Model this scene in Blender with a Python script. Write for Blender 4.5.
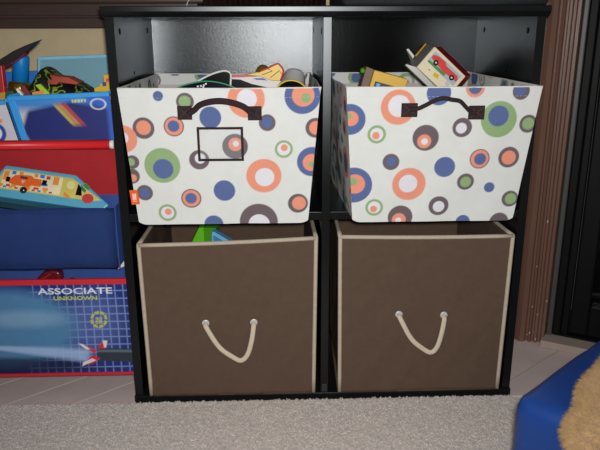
import bpy, bmesh, math, random
import numpy as np
from mathutils import Vector, Matrix, noise

for o in list(bpy.data.objects):
    bpy.data.objects.remove(o)
scene = bpy.context.scene
COL = scene.collection
random.seed(4)

# ---------------------------------------------------------------- camera
CAM = Vector((-0.0735, -0.9912, 0.6066))
YAW, PITCH, ROLL, FPX = 0.0334, 0.2918, -0.0023, 661.31
fw = Vector((math.sin(YAW) * math.cos(PITCH), math.cos(YAW) * math.cos(PITCH), -math.sin(PITCH)))
rt = Vector((math.cos(YAW), -math.sin(YAW), 0))
up = rt.cross(fw)
r2 = rt * math.cos(ROLL) + up * math.sin(ROLL)
u2 = -rt * math.sin(ROLL) + up * math.cos(ROLL)
cd = bpy.data.cameras.new('camera')
cd.sensor_width = 36.0
cd.lens = FPX / 600 * 36.0
cd.clip_start = 0.01
cam = bpy.data.objects.new('camera', cd)
COL.objects.link(cam)
cam.matrix_world = Matrix(((r2.x, u2.x, -fw.x, CAM.x), (r2.y, u2.y, -fw.y, CAM.y), (r2.z, u2.z, -fw.z, CAM.z), (0, 0, 0, 1)))
scene.camera = cam

# ---------------------------------------------------------------- world, flash, exposure
w = bpy.data.worlds.new('world')
scene.world = w
w.use_nodes = True
w.node_tree.nodes['Background'].inputs[0].default_value = (1.0, 0.95, 0.88, 1)
w.node_tree.nodes['Background'].inputs[1].default_value = 0.10
fl = bpy.data.lights.new('camera_flash', 'SPOT')
fl.energy = 34
fl.color = (1.0, 0.99, 0.975)
fl.spot_size = math.radians(100)
fl.spot_blend = 1.0
fl.shadow_soft_size = 0.012
flo = bpy.data.objects.new('camera_flash', fl)
COL.objects.link(flo)
flo.location = CAM + Vector((0.010, 0.0, 0.018))
flo.rotation_euler = (Vector((-0.035, 0.0, 0.37)) - flo.location).to_track_quat('-Z', 'Y').to_euler()
scene.view_settings.view_transform = 'Standard'
scene.view_settings.look = 'None'
scene.view_settings.exposure = 0.0
scene.view_settings.gamma = 1.0
scene.view_settings.use_curve_mapping = False


# ---------------------------------------------------------------- helpers
def lin(c):
    return tuple(((v / 255) / 12.92 if v / 255 <= 0.04045 else ((v / 255 + 0.055) / 1.055) ** 2.4) for v in c)


MATS = {}


def mat(name, rgb, rough=0.6, spec=0.5, var=0.12, vscale=40, bump=0.0, bscale=300, metal=0.0, stretch=None, sheen=0.0, attr=False, trans=0.0, coat=0.0):
    if name in MATS:
        return MATS[name]
    m = bpy.data.materials.new(name)
    m.use_nodes = True
    nt = m.node_tree
    b = nt.nodes['Principled BSDF']
    tc = nt.nodes.new('ShaderNodeTexCoord')
    mp = nt.nodes.new('ShaderNodeMapping')
    nt.links.new(tc.outputs['Object'], mp.inputs[0])
    if stretch:
        mp.inputs['Scale'].default_value = stretch
    nz = nt.nodes.new('ShaderNodeTexNoise')
    nz.inputs['Scale'].default_value = vscale
    nz.inputs['Detail'].default_value = 6
    nt.links.new(mp.outputs[0], nz.inputs[0])
    rp = nt.nodes.new('ShaderNodeMapRange')
    rp.inputs[1].default_value = 0.25
    rp.inputs[2].default_value = 0.75
    rp.inputs[3].default_value = 1 - var
    rp.inputs[4].default_value = 1 + var
    nt.links.new(nz.outputs[0], rp.inputs[0])
    mx = nt.nodes.new('ShaderNodeVectorMath')
    mx.operation = 'SCALE'
    if attr:
        at = nt.nodes.new('ShaderNodeAttribute')
        at.attribute_name = 'print'
        nt.links.new(at.outputs['Color'], mx.inputs[0])
    else:
        mx.inputs[0].default_value = lin(rgb)
    nt.links.new(rp.outputs[0], mx.inputs[3])
    nt.links.new(mx.outputs[0], b.inputs['Base Color'])
    b.inputs['Roughness'].default_value = rough
    b.inputs['Specular IOR Level'].default_value = spec
    b.inputs['Metallic'].default_value = metal
    if sheen:
        b.inputs['Sheen Weight'].default_value = sheen
    if coat:
        b.inputs['Coat Weight'].default_value = coat
        b.inputs['Coat Roughness'].default_value = 0.15
    if bump:
        n2 = nt.nodes.new('ShaderNodeTexNoise')
        n2.inputs['Scale'].default_value = bscale
        n2.inputs['Detail'].default_value = 3
        nt.links.new(mp.outputs[0], n2.inputs[0])
        bp = nt.nodes.new('ShaderNodeBump')
        bp.inputs['Strength'].default_value = bump
        bp.inputs['Distance'].default_value = 0.002
        nt.links.new(n2.outputs[0], bp.inputs['Height'])
        nt.links.new(bp.outputs[0], b.inputs['Normal'])
    MATS[name] = m
    return m


def ramp_mat(name, stops, scale=30, rough=0.6, voronoi=False):
    m = bpy.data.materials.new(name)
    m.use_nodes = True
    nt = m.node_tree
    b = nt.nodes['Principled BSDF']
    tc = nt.nodes.new('ShaderNodeTexCoord')
    tx = nt.nodes.new('ShaderNodeTexVoronoi' if voronoi else 'ShaderNodeTexNoise')
    tx.inputs['Scale'].default_value = scale
    nt.links.new(tc.outputs['Object'], tx.inputs[0])
    cr = nt.nodes.new('ShaderNodeValToRGB')
    cr.color_ramp.interpolation = 'CONSTANT'
    els = cr.color_ramp.elements
    while len(els) < len(stops):
        els.new(0.5)
    for e, (p, c) in zip(els, stops):
        e.position = p
        e.color = lin(c) + (1,)
    nt.links.new(tx.outputs[0], cr.inputs[0])
    nt.links.new(cr.outputs[0], b.inputs['Base Color'])
    b.inputs['Roughness'].default_value = rough
    MATS[name] = m
    return m


ORG = {}


def finish(name, me, m, parent=None, smooth=False):
    """links a mesh given in world coordinates; its origin moves to the middle of its underside"""
    co = np.empty(len(me.vertices) * 3)
    me.vertices.foreach_get('co', co)
    co = co.reshape(-1, 3)
    lo, hi = co.min(0), co.max(0)
    c = Vector(((lo[0] + hi[0]) / 2, (lo[1] + hi[1]) / 2, lo[2]))
    me.transform(Matrix.Translation(-c))
    if m is not None:
        for q in (m if isinstance(m, (list, tuple)) else [m]):
            me.materials.append(q)
    if smooth:
        me.polygons.foreach_set('use_smooth', [True] * len(me.polygons))
    o = bpy.data.objects.new(name, me)
    COL.objects.link(o)
    o.location = c - (ORG[parent.name] if parent else Vector((0, 0, 0)))
    if parent:
        o.parent = parent
    ORG[o.name] = c
    return o


def obj(name, bm, m, parent=None, smooth=False):
    bmesh.ops.recalc_face_normals(bm, faces=bm.faces)
    me = bpy.data.meshes.new(name)
    bm.to_mesh(me)
    bm.free()
    return finish(name, me, m, parent, smooth)


def thing(name, label, cat, loc, group=None):
    o = bpy.data.objects.new(name, None)
    COL.objects.link(o)
    o.location = loc
    o.empty_display_size = 0.05
    ORG[o.name] = Vector(loc)
    return tag(o, label, cat, group)


def tag(o, label, cat, group=None):
    o['label'] = label
    o['category'] = cat
    if group:
        o['group'] = group
    return o


def struct(o):
    o['kind'] = 'structure'
    return o


def box(bm, lo, hi, bev=0.0, seg=2, M=None):
    vs = [bm.verts.new((x, y, z)) for z in (lo[2], hi[2]) for y in (lo[1], hi[1]) for x in (lo[0], hi[0])]
    fs = [bm.faces.new([vs[i] for i in q]) for q in ((0, 2, 3, 1), (4, 5, 7, 6), (0, 1, 5, 4), (2, 6, 7, 3), (0, 4, 6, 2), (1, 3, 7, 5))]
    geo = set(vs)
    if bev:
        es = {e for f in fs for e in f.edges}
        r = bmesh.ops.bevel(bm, geom=list(es), offset=bev, segments=seg, profile=0.5, affect='EDGES')
        geo = {v for f in r['faces'] for v in f.verts} | {v for v in vs if v.is_valid}
    if M is not None:
        bmesh.ops.transform(bm, matrix=M, verts=list(geo))
    return bm


def boxo(name, lo, hi, m, parent=None, bev=0.0, seg=2, M=None):
    bm = bmesh.new()
    box(bm, lo, hi, bev, seg, M)
    return obj(name, bm, m, parent)


def prism(bm, pts, ext, bev=0.0, seg=2):
    """polygon pts (3D) extruded by vector ext"""
    ext = Vector(ext)
    a = [bm.verts.new(p) for p in pts]
    b = [bm.verts.new(Vector(p) + ext) for p in pts]
    n = len(a)
    fs = [bm.faces.new(a), bm.faces.new(b[::-1])]
    for i in range(n):
        fs.append(bm.faces.new((a[i], b[i], b[(i + 1) % n], a[(i + 1) % n])))
    if bev:
        bmesh.ops.recalc_face_normals(bm, faces=fs)
        bmesh.ops.bevel(bm, geom=list({e for f in fs for e in f.edges}), offset=bev, segments=seg, profile=0.5, affect='EDGES')
    return bm


def prismo(name, pts, ext, m, parent=None, bev=0.0):
    return obj(name, prism(bmesh.new(), pts, ext, bev), m, parent)


def smooth_path(pts, k=6):
    P = [Vector(p) for p in pts]
    P = [P[0] * 2 - P[1]] + P + [P[-1] * 2 - P[-2]]
    out = []
    for i in range(1, len(P) - 2):
        for j in range(k):
            t = j / k
            a, b, c, d = P[i - 1], P[i], P[i + 1], P[i + 2]
            out.append(0.5 * ((2 * b) + (c - a) * t + (2 * a - 5 * b + 4 * c - d) * t * t + (3 * b - a - 3 * c + d) * t ** 3))
    out.append(P[-2])
    return out


def tube(bm, pts, r, n=8, r2_=None, flat=None):
    """round (or elliptical: r across, r2_ along the 'flat' vector) tube with closed ends"""
    pts = [Vector(p) for p in pts]
    rings = []
    for i, p in enumerate(pts):
        t = (pts[min(i + 1, len(pts) - 1)] - pts[max(i - 1, 0)]).normalized()
        ref = Vector(flat) if flat else (Vector((0, 0, 1)) if abs(t.z) < 0.9 else Vector((0, 1, 0)))
        a = (ref - t * ref.dot(t)).normalized()
        b = t.cross(a)
        rr = r[i] if isinstance(r, (list, tuple)) else r
        q = r2_ if r2_ else rr
        rings.append([bm.verts.new(p + a * (math.cos(2 * math.pi * k / n) * q) + b * (math.sin(2 * math.pi * k / n) * rr)) for k in range(n)])
    for i in range(len(rings) - 1):
        for k in range(n):
            bm.faces.new((rings[i][k], rings[i][(k + 1) % n], rings[i + 1][(k + 1) % n], rings[i + 1][k]))
    bm.faces.new(rings[0][::-1])
    bm.faces.new(rings[-1])
    return bm


def tubeo(name, pts, r, m, parent=None, n=8, r2_=None, flat=None):
    return obj(name, tube(bmesh.new(), pts, r, n, r2_, flat), m, parent, True)


def lathe(bm, prof, M, n=24):
    """profile [(radius, height)] spun about local Z, placed by M"""
    rings = []
    for r, h in prof:
        rings.append([bm.verts.new(M @ Vector((r * math.cos(2 * math.pi * k / n), r * math.sin(2 * math.pi * k / n), h))) for k in range(n)])
    for i in range(len(rings) - 1):
        for k in range(n):
            bm.faces.new((rings[i][k], rings[i][(k + 1) % n], rings[i + 1][(k + 1) % n], rings[i + 1][k]))
    bm.faces.new(rings[0][::-1])
    bm.faces.new(rings[-1])
    return bm


def lookM(loc, zdir, xhint=(1, 0, 0)):
    z = Vector(zdir).normalized()
    x = Vector(xhint)
    x = (x - z * x.dot(z)).normalized()
    y = z.cross(x)
    return Matrix(((x.x, y.x, z.x, loc[0]), (x.y, y.y, z.y, loc[1]), (x.z, y.z, z.z, loc[2]), (0, 0, 0, 1)))


def text_mesh(body, x0, x1, z0, z1, y, m, parent, name, depth=0.0004, M=None):
    cu = bpy.data.curves.new('t', 'FONT')
    cu.body = body
    cu.extrude = 0.5
    cu.offset = 0.018
    cu.resolution_u = 3
    to = bpy.data.objects.new('t', cu)
    COL.objects.link(to)
    bpy.context.view_layer.update()
    dg = bpy.context.evaluated_depsgraph_get()
    me = bpy.data.meshes.new_from_object(to.evaluated_get(dg))
    bpy.data.objects.remove(to)
    co = np.array([v.co[:] for v in me.vertices])
    lo, hi = co.min(0), co.max(0)
    s = (co - lo) / (hi - lo)
    for v, q in zip(me.vertices, s):
        p = Vector((x0 + q[0] * (x1 - x0), y - q[2] * depth, z0 + q[1] * (z1 - z0)))
        v.co = (M @ p) if M is not None else p
    me.materials.clear()
    return finish(name, me, m, parent)


def paint_mesh(name, walls):
    """walls: (P(s,t) -> xyz arrays, nu, nv, colour(s,t,P) -> rgb) joined in one mesh with the colour attribute 'print'"""
    V, F, Cc, off = [], [], [], 0
    for Pf, nu, nv, cf in walls:
        s, t = np.meshgrid(np.linspace(0, 1, nu + 1), np.linspace(0, 1, nv + 1))
        P = Pf(s, t)
        V.append(P.reshape(-1, 3))
        Cc.append(cf(s, t, P).reshape(-1, 3))
        i = np.arange((nu + 1) * (nv + 1)).reshape(nv + 1, nu + 1) + off
        F.append(np.stack([i[:-1, :-1], i[:-1, 1:], i[1:, 1:], i[1:, :-1]], -1).reshape(-1, 4))
        off += (nu + 1) * (nv + 1)
    V = np.concatenate(V)
    F = np.concatenate(F)
    Cc = np.concatenate(Cc)
    me = bpy.data.meshes.new(name)
    me.vertices.add(len(V))
    me.vertices.foreach_set('co', V.ravel())
    me.loops.add(F.size)
    me.loops.foreach_set('vertex_index', F.ravel())
    me.polygons.add(len(F))
    me.polygons.foreach_set('loop_start', np.arange(len(F)) * 4)
    me.polygons.foreach_set('loop_total', np.full(len(F), 4))
    me.update()
    ca = me.color_attributes.new('print', 'FLOAT_COLOR', 'POINT')
    ca.data.foreach_set('color', np.concatenate([Cc, np.ones((len(Cc), 1))], 1).ravel())
    me.validate()
    return me


def mixc(base, colr, a):
    return base * (1 - a[..., None]) + np.array(colr) * a[..., None]


# ---------------------------------------------------------------- materials
def black_sheet(name, rgb, rough, bump, bscale, ior=1.5):
    """satin black foil: dark diffuse under a narrow glossy layer"""
    m = bpy.data.materials.new(name)
    m.use_nodes = True
    nt = m.node_tree
    nt.nodes.remove(nt.nodes['Principled BSDF'])
    out = nt.nodes['Material Output']
    df = nt.nodes.new('ShaderNodeBsdfDiffuse')
    gl = nt.nodes.new('ShaderNodeBsdfGlossy')
    gl.distribution = 'BECKMANN'
    gl.inputs['Roughness'].default_value = rough
    gl.inputs['Color'].default_value = (0.92, 0.97, 1.0, 1)
    fr = nt.nodes.new('ShaderNodeFresnel')
    fr.inputs['IOR'].default_value = ior
    mx = nt.nodes.new('ShaderNodeMixShader')
    tc = nt.nodes.new('ShaderNodeTexCoord')
    nz = nt.nodes.new('ShaderNodeTexNoise')
    nz.inputs['Scale'].default_value = 60
    mr = nt.nodes.new('ShaderNodeMapRange')
    mr.inputs[3].default_value = 0.8
    mr.inputs[4].default_value = 1.2
    sc = nt.nodes.new('ShaderNodeVectorMath')
    sc.operation = 'SCALE'
    sc.inputs[0].default_value = lin(rgb)
    n2 = nt.nodes.new('ShaderNodeTexNoise')
    n2.inputs['Scale'].default_value = bscale
    bp = nt.nodes.new('ShaderNodeBump')
    bp.inputs['Strength'].default_value = bump
    bp.inputs['Distance'].default_value = 0.002
    L_ = nt.links.new
    L_(tc.outputs['Object'], nz.inputs[0])
    L_(tc.outputs['Object'], n2.inputs[0])
    L_(nz.outputs[0], mr.inputs[0])
    L_(mr.outputs[0], sc.inputs[3])
    L_(sc.outputs[0], df.inputs[0])
    L_(n2.outputs[0], bp.inputs['Height'])
    L_(bp.outputs[0], gl.inputs['Normal'])
    L_(fr.outputs[0], mx.inputs[0])
    L_(df.outputs[0], mx.inputs[1])
    L_(gl.outputs[0], mx.inputs[2])
    L_(mx.outputs[0], out.inputs['Surface'])
    MATS[name] = m
    return m


BLACK = black_sheet('black_laminate', (22, 23, 24), 0.33, 0.02, 500)
BLACKB = black_sheet('black_hardboard', (26, 27, 28), 0.29, 0.06, 260, 1.8)
HOLE = mat('dark_hole', (4, 4, 4), 0.8, 0.1)
FABRIC = mat('printed_canvas', (230, 226, 215), 0.85, 0.2, 0.03, 60, 0.12, 900, attr=True)
BROWNF = mat('brown_nonwoven', (94, 75, 62), 0.85, 0.25, 0.07, 90, 0.2, 1400)
PIPE = mat('beige_piping', (192, 178, 160), 0.8, 0.2, 0.06, 200, 0.25, 1500)
ROPE = mat('cream_cord', (216, 202, 178), 0.75, 0.2, 0.06, 300, 0.5, 1200)
STEEL = mat('eyelet_metal', (214, 216, 222), 0.35, 0.6, 0.03, 100, metal=0.25)
DBROWN = mat('dark_brown_webbing', (54, 40, 42), 0.8, 0.2, 0.15, 300, 0.5, 1500)
ORANGE = mat('orange_tag', (238, 98, 30), 0.6, 0.3, 0.04)
WHITE = mat('white_print', (238, 236, 232), 0.6, 0.3, 0.03)
CARPET = mat('grey_carpet', (212, 202, 195), 0.95, 0.1, 0.28, 160, 0.6, 700, sheen=0.2)
PLANK = mat('pinkish_plank', (222, 204, 200), 0.45, 0.35, 0.08, 18, 0.08, 300, stretch=(1, 1, 1))
SEAM = mat('plank_seam', (150, 120, 96), 0.8, 0.2, 0.1)
CREAM = mat('cream_wall', (212, 194, 158), 0.85, 0.2, 0.06, 35, 0.25, 120)
BRWOOD = mat('brown_painted_wood', (74, 56, 49), 0.38, 0.45, 0.12, 12, 0.12, 60, stretch=(1, 8, 8))
BRCASE = mat('brown_casing_paint', (118, 86, 72), 0.32, 0.5, 0.08, 14, 0.04, 60, stretch=(8, 8, 1))
CHIP = mat('chipped_paint', (205, 190, 180), 0.7, 0.2)
DOORB = mat('black_door_paint', (14, 17, 16), 0.5, 0.15, 0.12, 30, 0.06, 200)
DOORG = mat('dark_door_glass', (5, 6, 6), 0.08, 0.5, 0.05)
STRIP = mat('grey_weather_strip', (74, 74, 73), 0.4, 0.5, 0.15, 30)
SILL = mat('beige_sill', (176, 158, 146), 0.6, 0.3, 0.06, 30)
CURT = mat('dark_brown_curtain', (66, 40, 40), 0.8, 0.2, 0.2, 40, 0.2, 500, stretch=(4, 4, 1))
BAG = mat('black_bag_cloth', (36, 39, 41), 0.7, 0.3, 0.25, 200, 0.6, 700)
REDF = mat('red_cloth', (178, 40, 46), 0.75, 0.25, 0.07, 30, 0.15, 700)
REDT = mat('red_tube', (222, 40, 44), 0.35, 0.4, 0.03, 20)
NAVYF = mat('navy_cloth', (58, 86, 156), 0.75, 0.25, 0.08, 40, 0.2, 800)
STITCH = mat('navy_stitch', (36, 52, 104), 0.8, 0.2)
SKYB = mat('sky_blue_binding', (58, 158, 232), 0.5, 0.35, 0.05, 60)
PRINT = mat('printed_panel', (255, 255, 255), 0.45, 0.35, 0.03, 80, 0.05, 600, attr=True)
REDB = mat('red_binding', (214, 44, 54), 0.6, 0.3, 0.05, 100)
BLUEV = mat('blue_vinyl', (16, 58, 128), 0.42, 0.5, 0.07, 14, 0.25, 60)
FLEECE = mat('tan_fleece', (176, 143, 98), 0.9, 0.15, 0.15, 60, 0.5, 300, sheen=0.3)
TYEL = mat('toy_yellow', (232, 190, 40), 0.4, 0.5, 0.05)
TRED = mat('toy_red', (196, 40, 40), 0.4, 0.5, 0.05)
TBLK = mat('toy_black', (10, 10, 12), 0.15, 0.4, 0.1)
TGRN = mat('toy_green_edge', (36, 150, 96), 0.4, 0.5, 0.05)
TGREY = mat('toy_grey', (206, 204, 202), 0.5, 0.4, 0.05)
OLIVE = mat('toy_olive', (104, 98, 32), 0.5, 0.4, 0.1)
LIME = mat('toy_lime', (98, 190, 16), 0.45, 0.45, 0.04)
LIMED = mat('toy_green', (70, 150, 14), 0.45, 0.45, 0.04)
LBLUE = mat('toy_light_blue', (104, 178, 222), 0.45, 0.45, 0.04)
MBLUE = mat('toy_mid_blue', (56, 128, 180), 0.45, 0.45, 0.04)
TCREAM = mat('toy_cream', (238, 226, 196), 0.45, 0.4, 0.04)
MAROON = mat('toy_maroon', (150, 26, 36), 0.35, 0.5, 0.06)
DGREY = mat('toy_dark_grey', (62, 60, 58), 0.5, 0.4, 0.1)
SILVER = mat('toy_silver', (196, 196, 190), 0.35, 0.5, 0.05, metal=0.4)
MUST = mat('toy_mustard', (226, 182, 70), 0.5, 0.4, 0.05)
TAUPE = mat('toy_taupe', (128, 108, 92), 0.6, 0.3, 0.1)
PALEB = mat('pale_blue_card', (122, 170, 186), 0.55, 0.3, 0.03, 20)
BRASS = mat('brass_metal', (150, 118, 50), 0.25, 0.5, 0.1, metal=0.8)
CANB = mat('bright_blue_tube', (16, 132, 214), 0.45, 0.4, 0.04)
DRED = mat('dark_red_plastic', (110, 22, 34), 0.35, 0.5, 0.1)
TORNG = mat('toy_orange', (240, 104, 36), 0.45, 0.4, 0.05)
TINB = mat('tin_light_blue', (92, 176, 206), 0.35, 0.5, 0.04)
TEAL = mat('tin_dark_teal', (24, 62, 74), 0.4, 0.5, 0.1)

# ================================================================ the room
def clip(poly, nx, ny, d):
    out = []
    for i in range(len(poly)):
        a, b = poly[i], poly[(i + 1) % len(poly)]
        da, db = a[0] * nx + a[1] * ny - d, b[0] * nx + b[1] * ny - d
        if da <= 0:
            out.append(a)
        if (da < 0 < db) or (db < 0 < da):
            t = da / (da - db)
            out.append((a[0] + (b[0] - a[0]) * t, a[1] + (b[1] - a[1]) * t))
    return out


ALPHA = math.radians(30)
P0 = Vector((0.405, 0.228, 0))
EU = Vector((math.cos(ALPHA), -math.sin(ALPHA), 0))
EN = Vector((-math.sin(ALPHA), -math.cos(ALPHA), 0))
WALLY = 0.35


def ang(u, n_, z):
    return P0 + EU * u + EN * n_ + Vector((0, 0, z))


fl_ = struct(boxo('floor', (-1.6, -1.8, -0.05), (1.3, WALLY, -0.0015), SEAM))
PA = math.radians(39)
pd = Vector((math.cos(PA), math.sin(PA)))
pn = Vector((-math.sin(PA), math.cos(PA)))
PW = 0.073
base = 0.3075 - 0.0435
for k in range(-24, 18):
    lo_, hi_ = base + k * PW + 0.0010, base + (k + 1) * PW - 0.0010
    poly = [tuple(pd * s + pn * q) for s, q in ((-3, lo_), (3, lo_), (3, hi_), (-3, hi_))]
    for c in ((-1, 0, 1.2), (1, 0, 1.1), (0, -1, 0.05), (0, 1, WALLY)):
        poly = clip(poly, *c) if poly else poly
    if poly:
        # keep the planks on the room's side of the angled wall
        poly = clip(poly, -EN.x, -EN.y, -(EN.x * P0.x + EN.y * P0.y))
    if len(poly) >= 3:
        bm = bmesh.new()
        prism(bm, [(x, y, -0.004) for x, y in poly], (0, 0, 0.004))
        obj('plank', bm, PLANK, fl_)

struct(boxo('wall_back', (-1.6, WALLY, 0), (0.36, WALLY + 0.08, 2.2), CREAM))
bm = bmesh.new()
prism(bm, [ang(-0.155, -0.025, 0), ang(-0.005, -0.025, 0), ang(-0.005, -0.1, 0), ang(-0.155, -0.1, 0)], (0, 0, 2.2))
struct(obj('wall_right', bm, CREAM))

# wooden window trim on the back wall, seen above the toys at the left
t = struct(boxo('trim_1', (-1.5, WALLY - 0.012, 0.6035), (-0.205, WALLY, 0.70), BRWOOD, None, 0.002))
boxo('ledge', (-1.5, WALLY - 0.024, 0.648), (-0.20, WALLY - 0.011, 0.665), BRWOOD, t, 0.004)
boxo('bead', (-1.5, WALLY - 0.016, 0.622), (-0.205, WALLY - 0.011, 0.628), BRWOOD, t, 0.002)

# moulded door casing on the angled wall
prof = [(0, 0), (0, 0.018), (0.003, 0.021), (0.006, 0.019), (0.008, 0.022), (0.016, 0.026), (0.024, 0.022), (0.026, 0.016), (0.029, 0.015),
        (0.031, 0.019), (0.035, 0.020), (0.037, 0.014), (0.040, 0.014), (0.042, 0.018), (0.046, 0.018), (0.048, 0.012), (0.052, 0.011), (0.055, 0.015), (0.060, 0.015), (0.062, 0.0), (0.062, -0.02), (0, -0.02)]
bm = bmesh.new()
prism(bm, [ang(u, n_ - 0.0, 0) for u, n_ in prof], (0, 0, 2.1))
tr = struct(obj('trim_2', bm, BRCASE))
bm = bmesh.new()
for (u, n_, z) in ((0.029, 0.0155, 0.012), (0.0405, 0.0145, 0.02), (0.033, 0.0205, 0.075), (0.044, 0.0185, 0.06), (0.033, 0.0205, 0.16), (0.058, 0.0155, 0.09), (0.044, 0.0185, 0.25), (0.033, 0.0205, 0.018), (0.045, 0.0185, 0.006), (0.03, 0.0155, 0.03)):
    h = random.uniform(0.002, 0.006)
    prism(bm, [ang(u - 0.0008, n_, z), ang(u + 0.001, n_, z + 0.001), ang(u + 0.0012, n_, z + h), ang(u - 0.0006, n_, z + h * 0.8)], EN * 0.0004)
chips = obj('paint_chips', bm, CHIP, tr)

# black glazed door in the angled wall
dr = bpy.data.objects.new('door_1', None)
COL.objects.link(dr)
dr.location = ang(0.4, 0, 0)
ORG['door_1'] = Vector(dr.location)
dr['kind'] = 'structure'


def abox(name, u0, u1, n0, n1, z0, z1, m, parent, bev=0.0):
    bm_ = bmesh.new()
    prism(bm_, [ang(u0, n0, z0), ang(u1, n0, z0), ang(u1, n1, z0), ang(u0, n1, z0)], (0, 0, z1 - z0), bev)
    return obj(name, bm_, m, parent)


abox('weather_strip', 0.0625, 0.072, -0.03, 0.004, 0.016, 2.05, STRIP, dr, 0.002)
abox('frame_stile', 0.0725, 0.0865, -0.03, -0.002, 0.016, 2.05, DOORB, dr, 0.002)
abox('frame_stile', 0.0875, 0.1, -0.03, -0.008, 0.016, 2.05, DOORB, dr, 0.002)
abox('door_stile', 0.101, 0.135, -0.04, -0.014, 0.02, 2.04, DOORB, dr, 0.004)
abox('door_stile', 0.72, 0.80, -0.04, -0.014, 0.02, 2.04, DOORB, dr, 0.004)
abox('bottom_rail', 0.135, 0.72, -0.04, -0.015, 0.02, 0.085, DOORB, dr, 0.003)
abox('bottom_sweep', 0.073, 0.80, -0.03, -0.004, 0.0155, 0.0195, DOORB, dr)
abox('top_rail', 0.135, 0.72, -0.04, -0.015, 1.95, 2.04, DOORB, dr, 0.003)
abox('glass_pane', 0.135, 0.72, -0.032, -0.028, 0.085, 1.95, DOORG, dr)
pts = [ang(0.152, -0.022, 1.9), ang(0.152, -0.022, 0.13), ang(0.155, -0.022, 0.112), ang(0.170, -0.022, 0.104), ang(0.70, -0.022, 0.104)]
tubeo('glazing_bead', smooth_path(pts[:2], 2)[:-1] + smooth_path(pts[1:], 5), 0.006, DOORB, dr)
sl = struct(abox('trim_3', 0.056, 0.85, -0.03, 0.034, 0.0002, 0.0152, SILL, None, 0.002))

# pleated curtain hanging behind the shelf
me_pts = []
N = 160
bm = bmesh.new()
rows = []
for z in (0.615, 0.75, 0.95, 1.25):
    rows.append([bm.verts.new((-0.222 + 0.243 * i / N, 0.326 + 0.007 * math.sin(i / N * 2 * math.pi * 11 + 0.6 * math.sin(i * 0.13)) + 0.003 * math.sin(i * 0.31), z)) for i in range(N + 1)])
for a, b in zip(rows[:-1], rows[1:]):
    for i in range(N):
        bm.faces.new((a[i], a[i + 1], b[i + 1], b[i]))
bmesh.ops.solidify(bm, geom=bm.faces[:], thickness=0.0015)
cu = thing('curtain', 'dark brown pleated curtain hanging behind the black shelf', 'curtain', (-0.1, 0.326, 0.615))
obj('cloth', bm, CURT, cu, True)
tubeo('rod', [(-0.3, 0.326, 1.256), (0.1, 0.326, 1.256)], 0.007, BRASS, cu)
tag(tubeo('pull_cord', smooth_path([(-0.245, 0.317, 0.60), (-0.2405, 0.317, 0.645), (-0.232, 0.318, 0.662), (-0.228, 0.322, 0.70), (-0.228, 0.333, 0.9), (-0.228, 0.333, 1.2)], 5), 0.0008, WHITE, None, 6), 'thin white cord hanging beside the brown curtain', 'cord')

# carpet in front of the shelf
cp = thing('carpet', 'grey beige cut pile carpet in front of the shelf', 'carpet', (0, -0.8, 0))
cb = bmesh.new()
box(cb, (-1.2, -1.75, 0.0003), (1.1, -0.0125, 0.006), 0.002)
obj('backing', cb, CARPET, cp)
rng = np.random.default_rng(3)
nt_ = 46000
tx = rng.uniform(-0.62, 0.62, nt_)
ty = -0.0125 - rng.random(nt_) ** 1.3 * 0.26
zr = rng.uniform(0.0045, 0.0085, nt_)
ax = rng.uniform(0, 2 * np.pi, nt_)
rr = rng.uniform(0.0011, 0.0019, nt_)
lean = rng.normal(0, 0.0012, (nt_, 2))
V = np.zeros((nt_, 8, 3))
for k in range(4):
    a_ = ax + k * np.pi / 2
    V[:, k, 0] = tx + rr * np.cos(a_)
    V[:, k, 1] = ty + rr * np.sin(a_)
    V[:, k, 2] = 0.0045
    V[:, 4 + k, 0] = tx + rr * 0.6 * np.cos(a_) + lean[:, 0]
    V[:, 4 + k, 1] = ty + rr * 0.6 * np.sin(a_) + lean[:, 1]
    V[:, 4 + k, 2] = zr
q = np.array([(0, 1, 5, 4), (1, 2, 6, 5), (2, 3, 7, 6), (3, 0, 4, 7), (4, 5, 6, 7)])
F = (np.arange(nt_)[:, None, None] * 8 + q[None]).reshape(-1, 4)
me = bpy.data.meshes.new('pile')
me.vertices.add(nt_ * 8)
me.vertices.foreach_set('co', V.ravel())
me.loops.add(F.size)
me.loops.foreach_set('vertex_index', F.ravel())
me.polygons.add(len(F))
me.polygons.foreach_set('loop_start', np.arange(len(F)) * 4)
me.polygons.foreach_set('loop_total', np.full(len(F), 4))
me.update()
pile = finish('pile', me, CARPET, cp)
pile['kind'] = 'stuff'

# ================================================================ black cube shelf
SH, ZM, SD, ST = 0.6196, 0.3295, 0.2988, 0.013
SB = 0.3175
sh = thing('cube_shelf', 'black laminate cube shelf with four open compartments', 'shelf', (0, 0.15, 0))
bm = bmesh.new()
tp = [(-0.0055, SH + 0.0062), (-0.003, SH + 0.0035), (0.001, SH), (0.306, SH), (0.306, SH + 0.0155), (-0.004, SH + 0.0155), (-0.006, SH + 0.0148), (-0.0066, SH + 0.0138), (-0.0066, SH + 0.0078)]
prism(bm, [(-0.3215, y, z) for y, z in tp], (0.643, 0, 0))
obj('top_panel', bm, BLACK, sh)
for s in (-1, 1):
    boxo('side_panel', (min(s * SB, s * (SB - ST)), 0, 0.0005), (max(s * SB, s * (SB - ST)), SD + 0.006, SH), BLACK, sh)
boxo('divider', (-ST / 2, 0, 0.014), (ST / 2, SD - 0.001, SH), BLACK, sh, 0.0008)
for x0, x1 in ((-SB + ST, -ST / 2), (ST / 2, SB - ST)):
    boxo('middle_shelf', (x0, 0.0, ZM - 0.0125), (x1, SD - 0.001, ZM), BLACK, sh, 0.0008)
boxo('bottom_panel', (-SB - 0.0012, -0.004, 0.0003), (SB + 0.0012, SD + 0.006, 0.0138), BLACK, sh, 0.0012)
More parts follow.
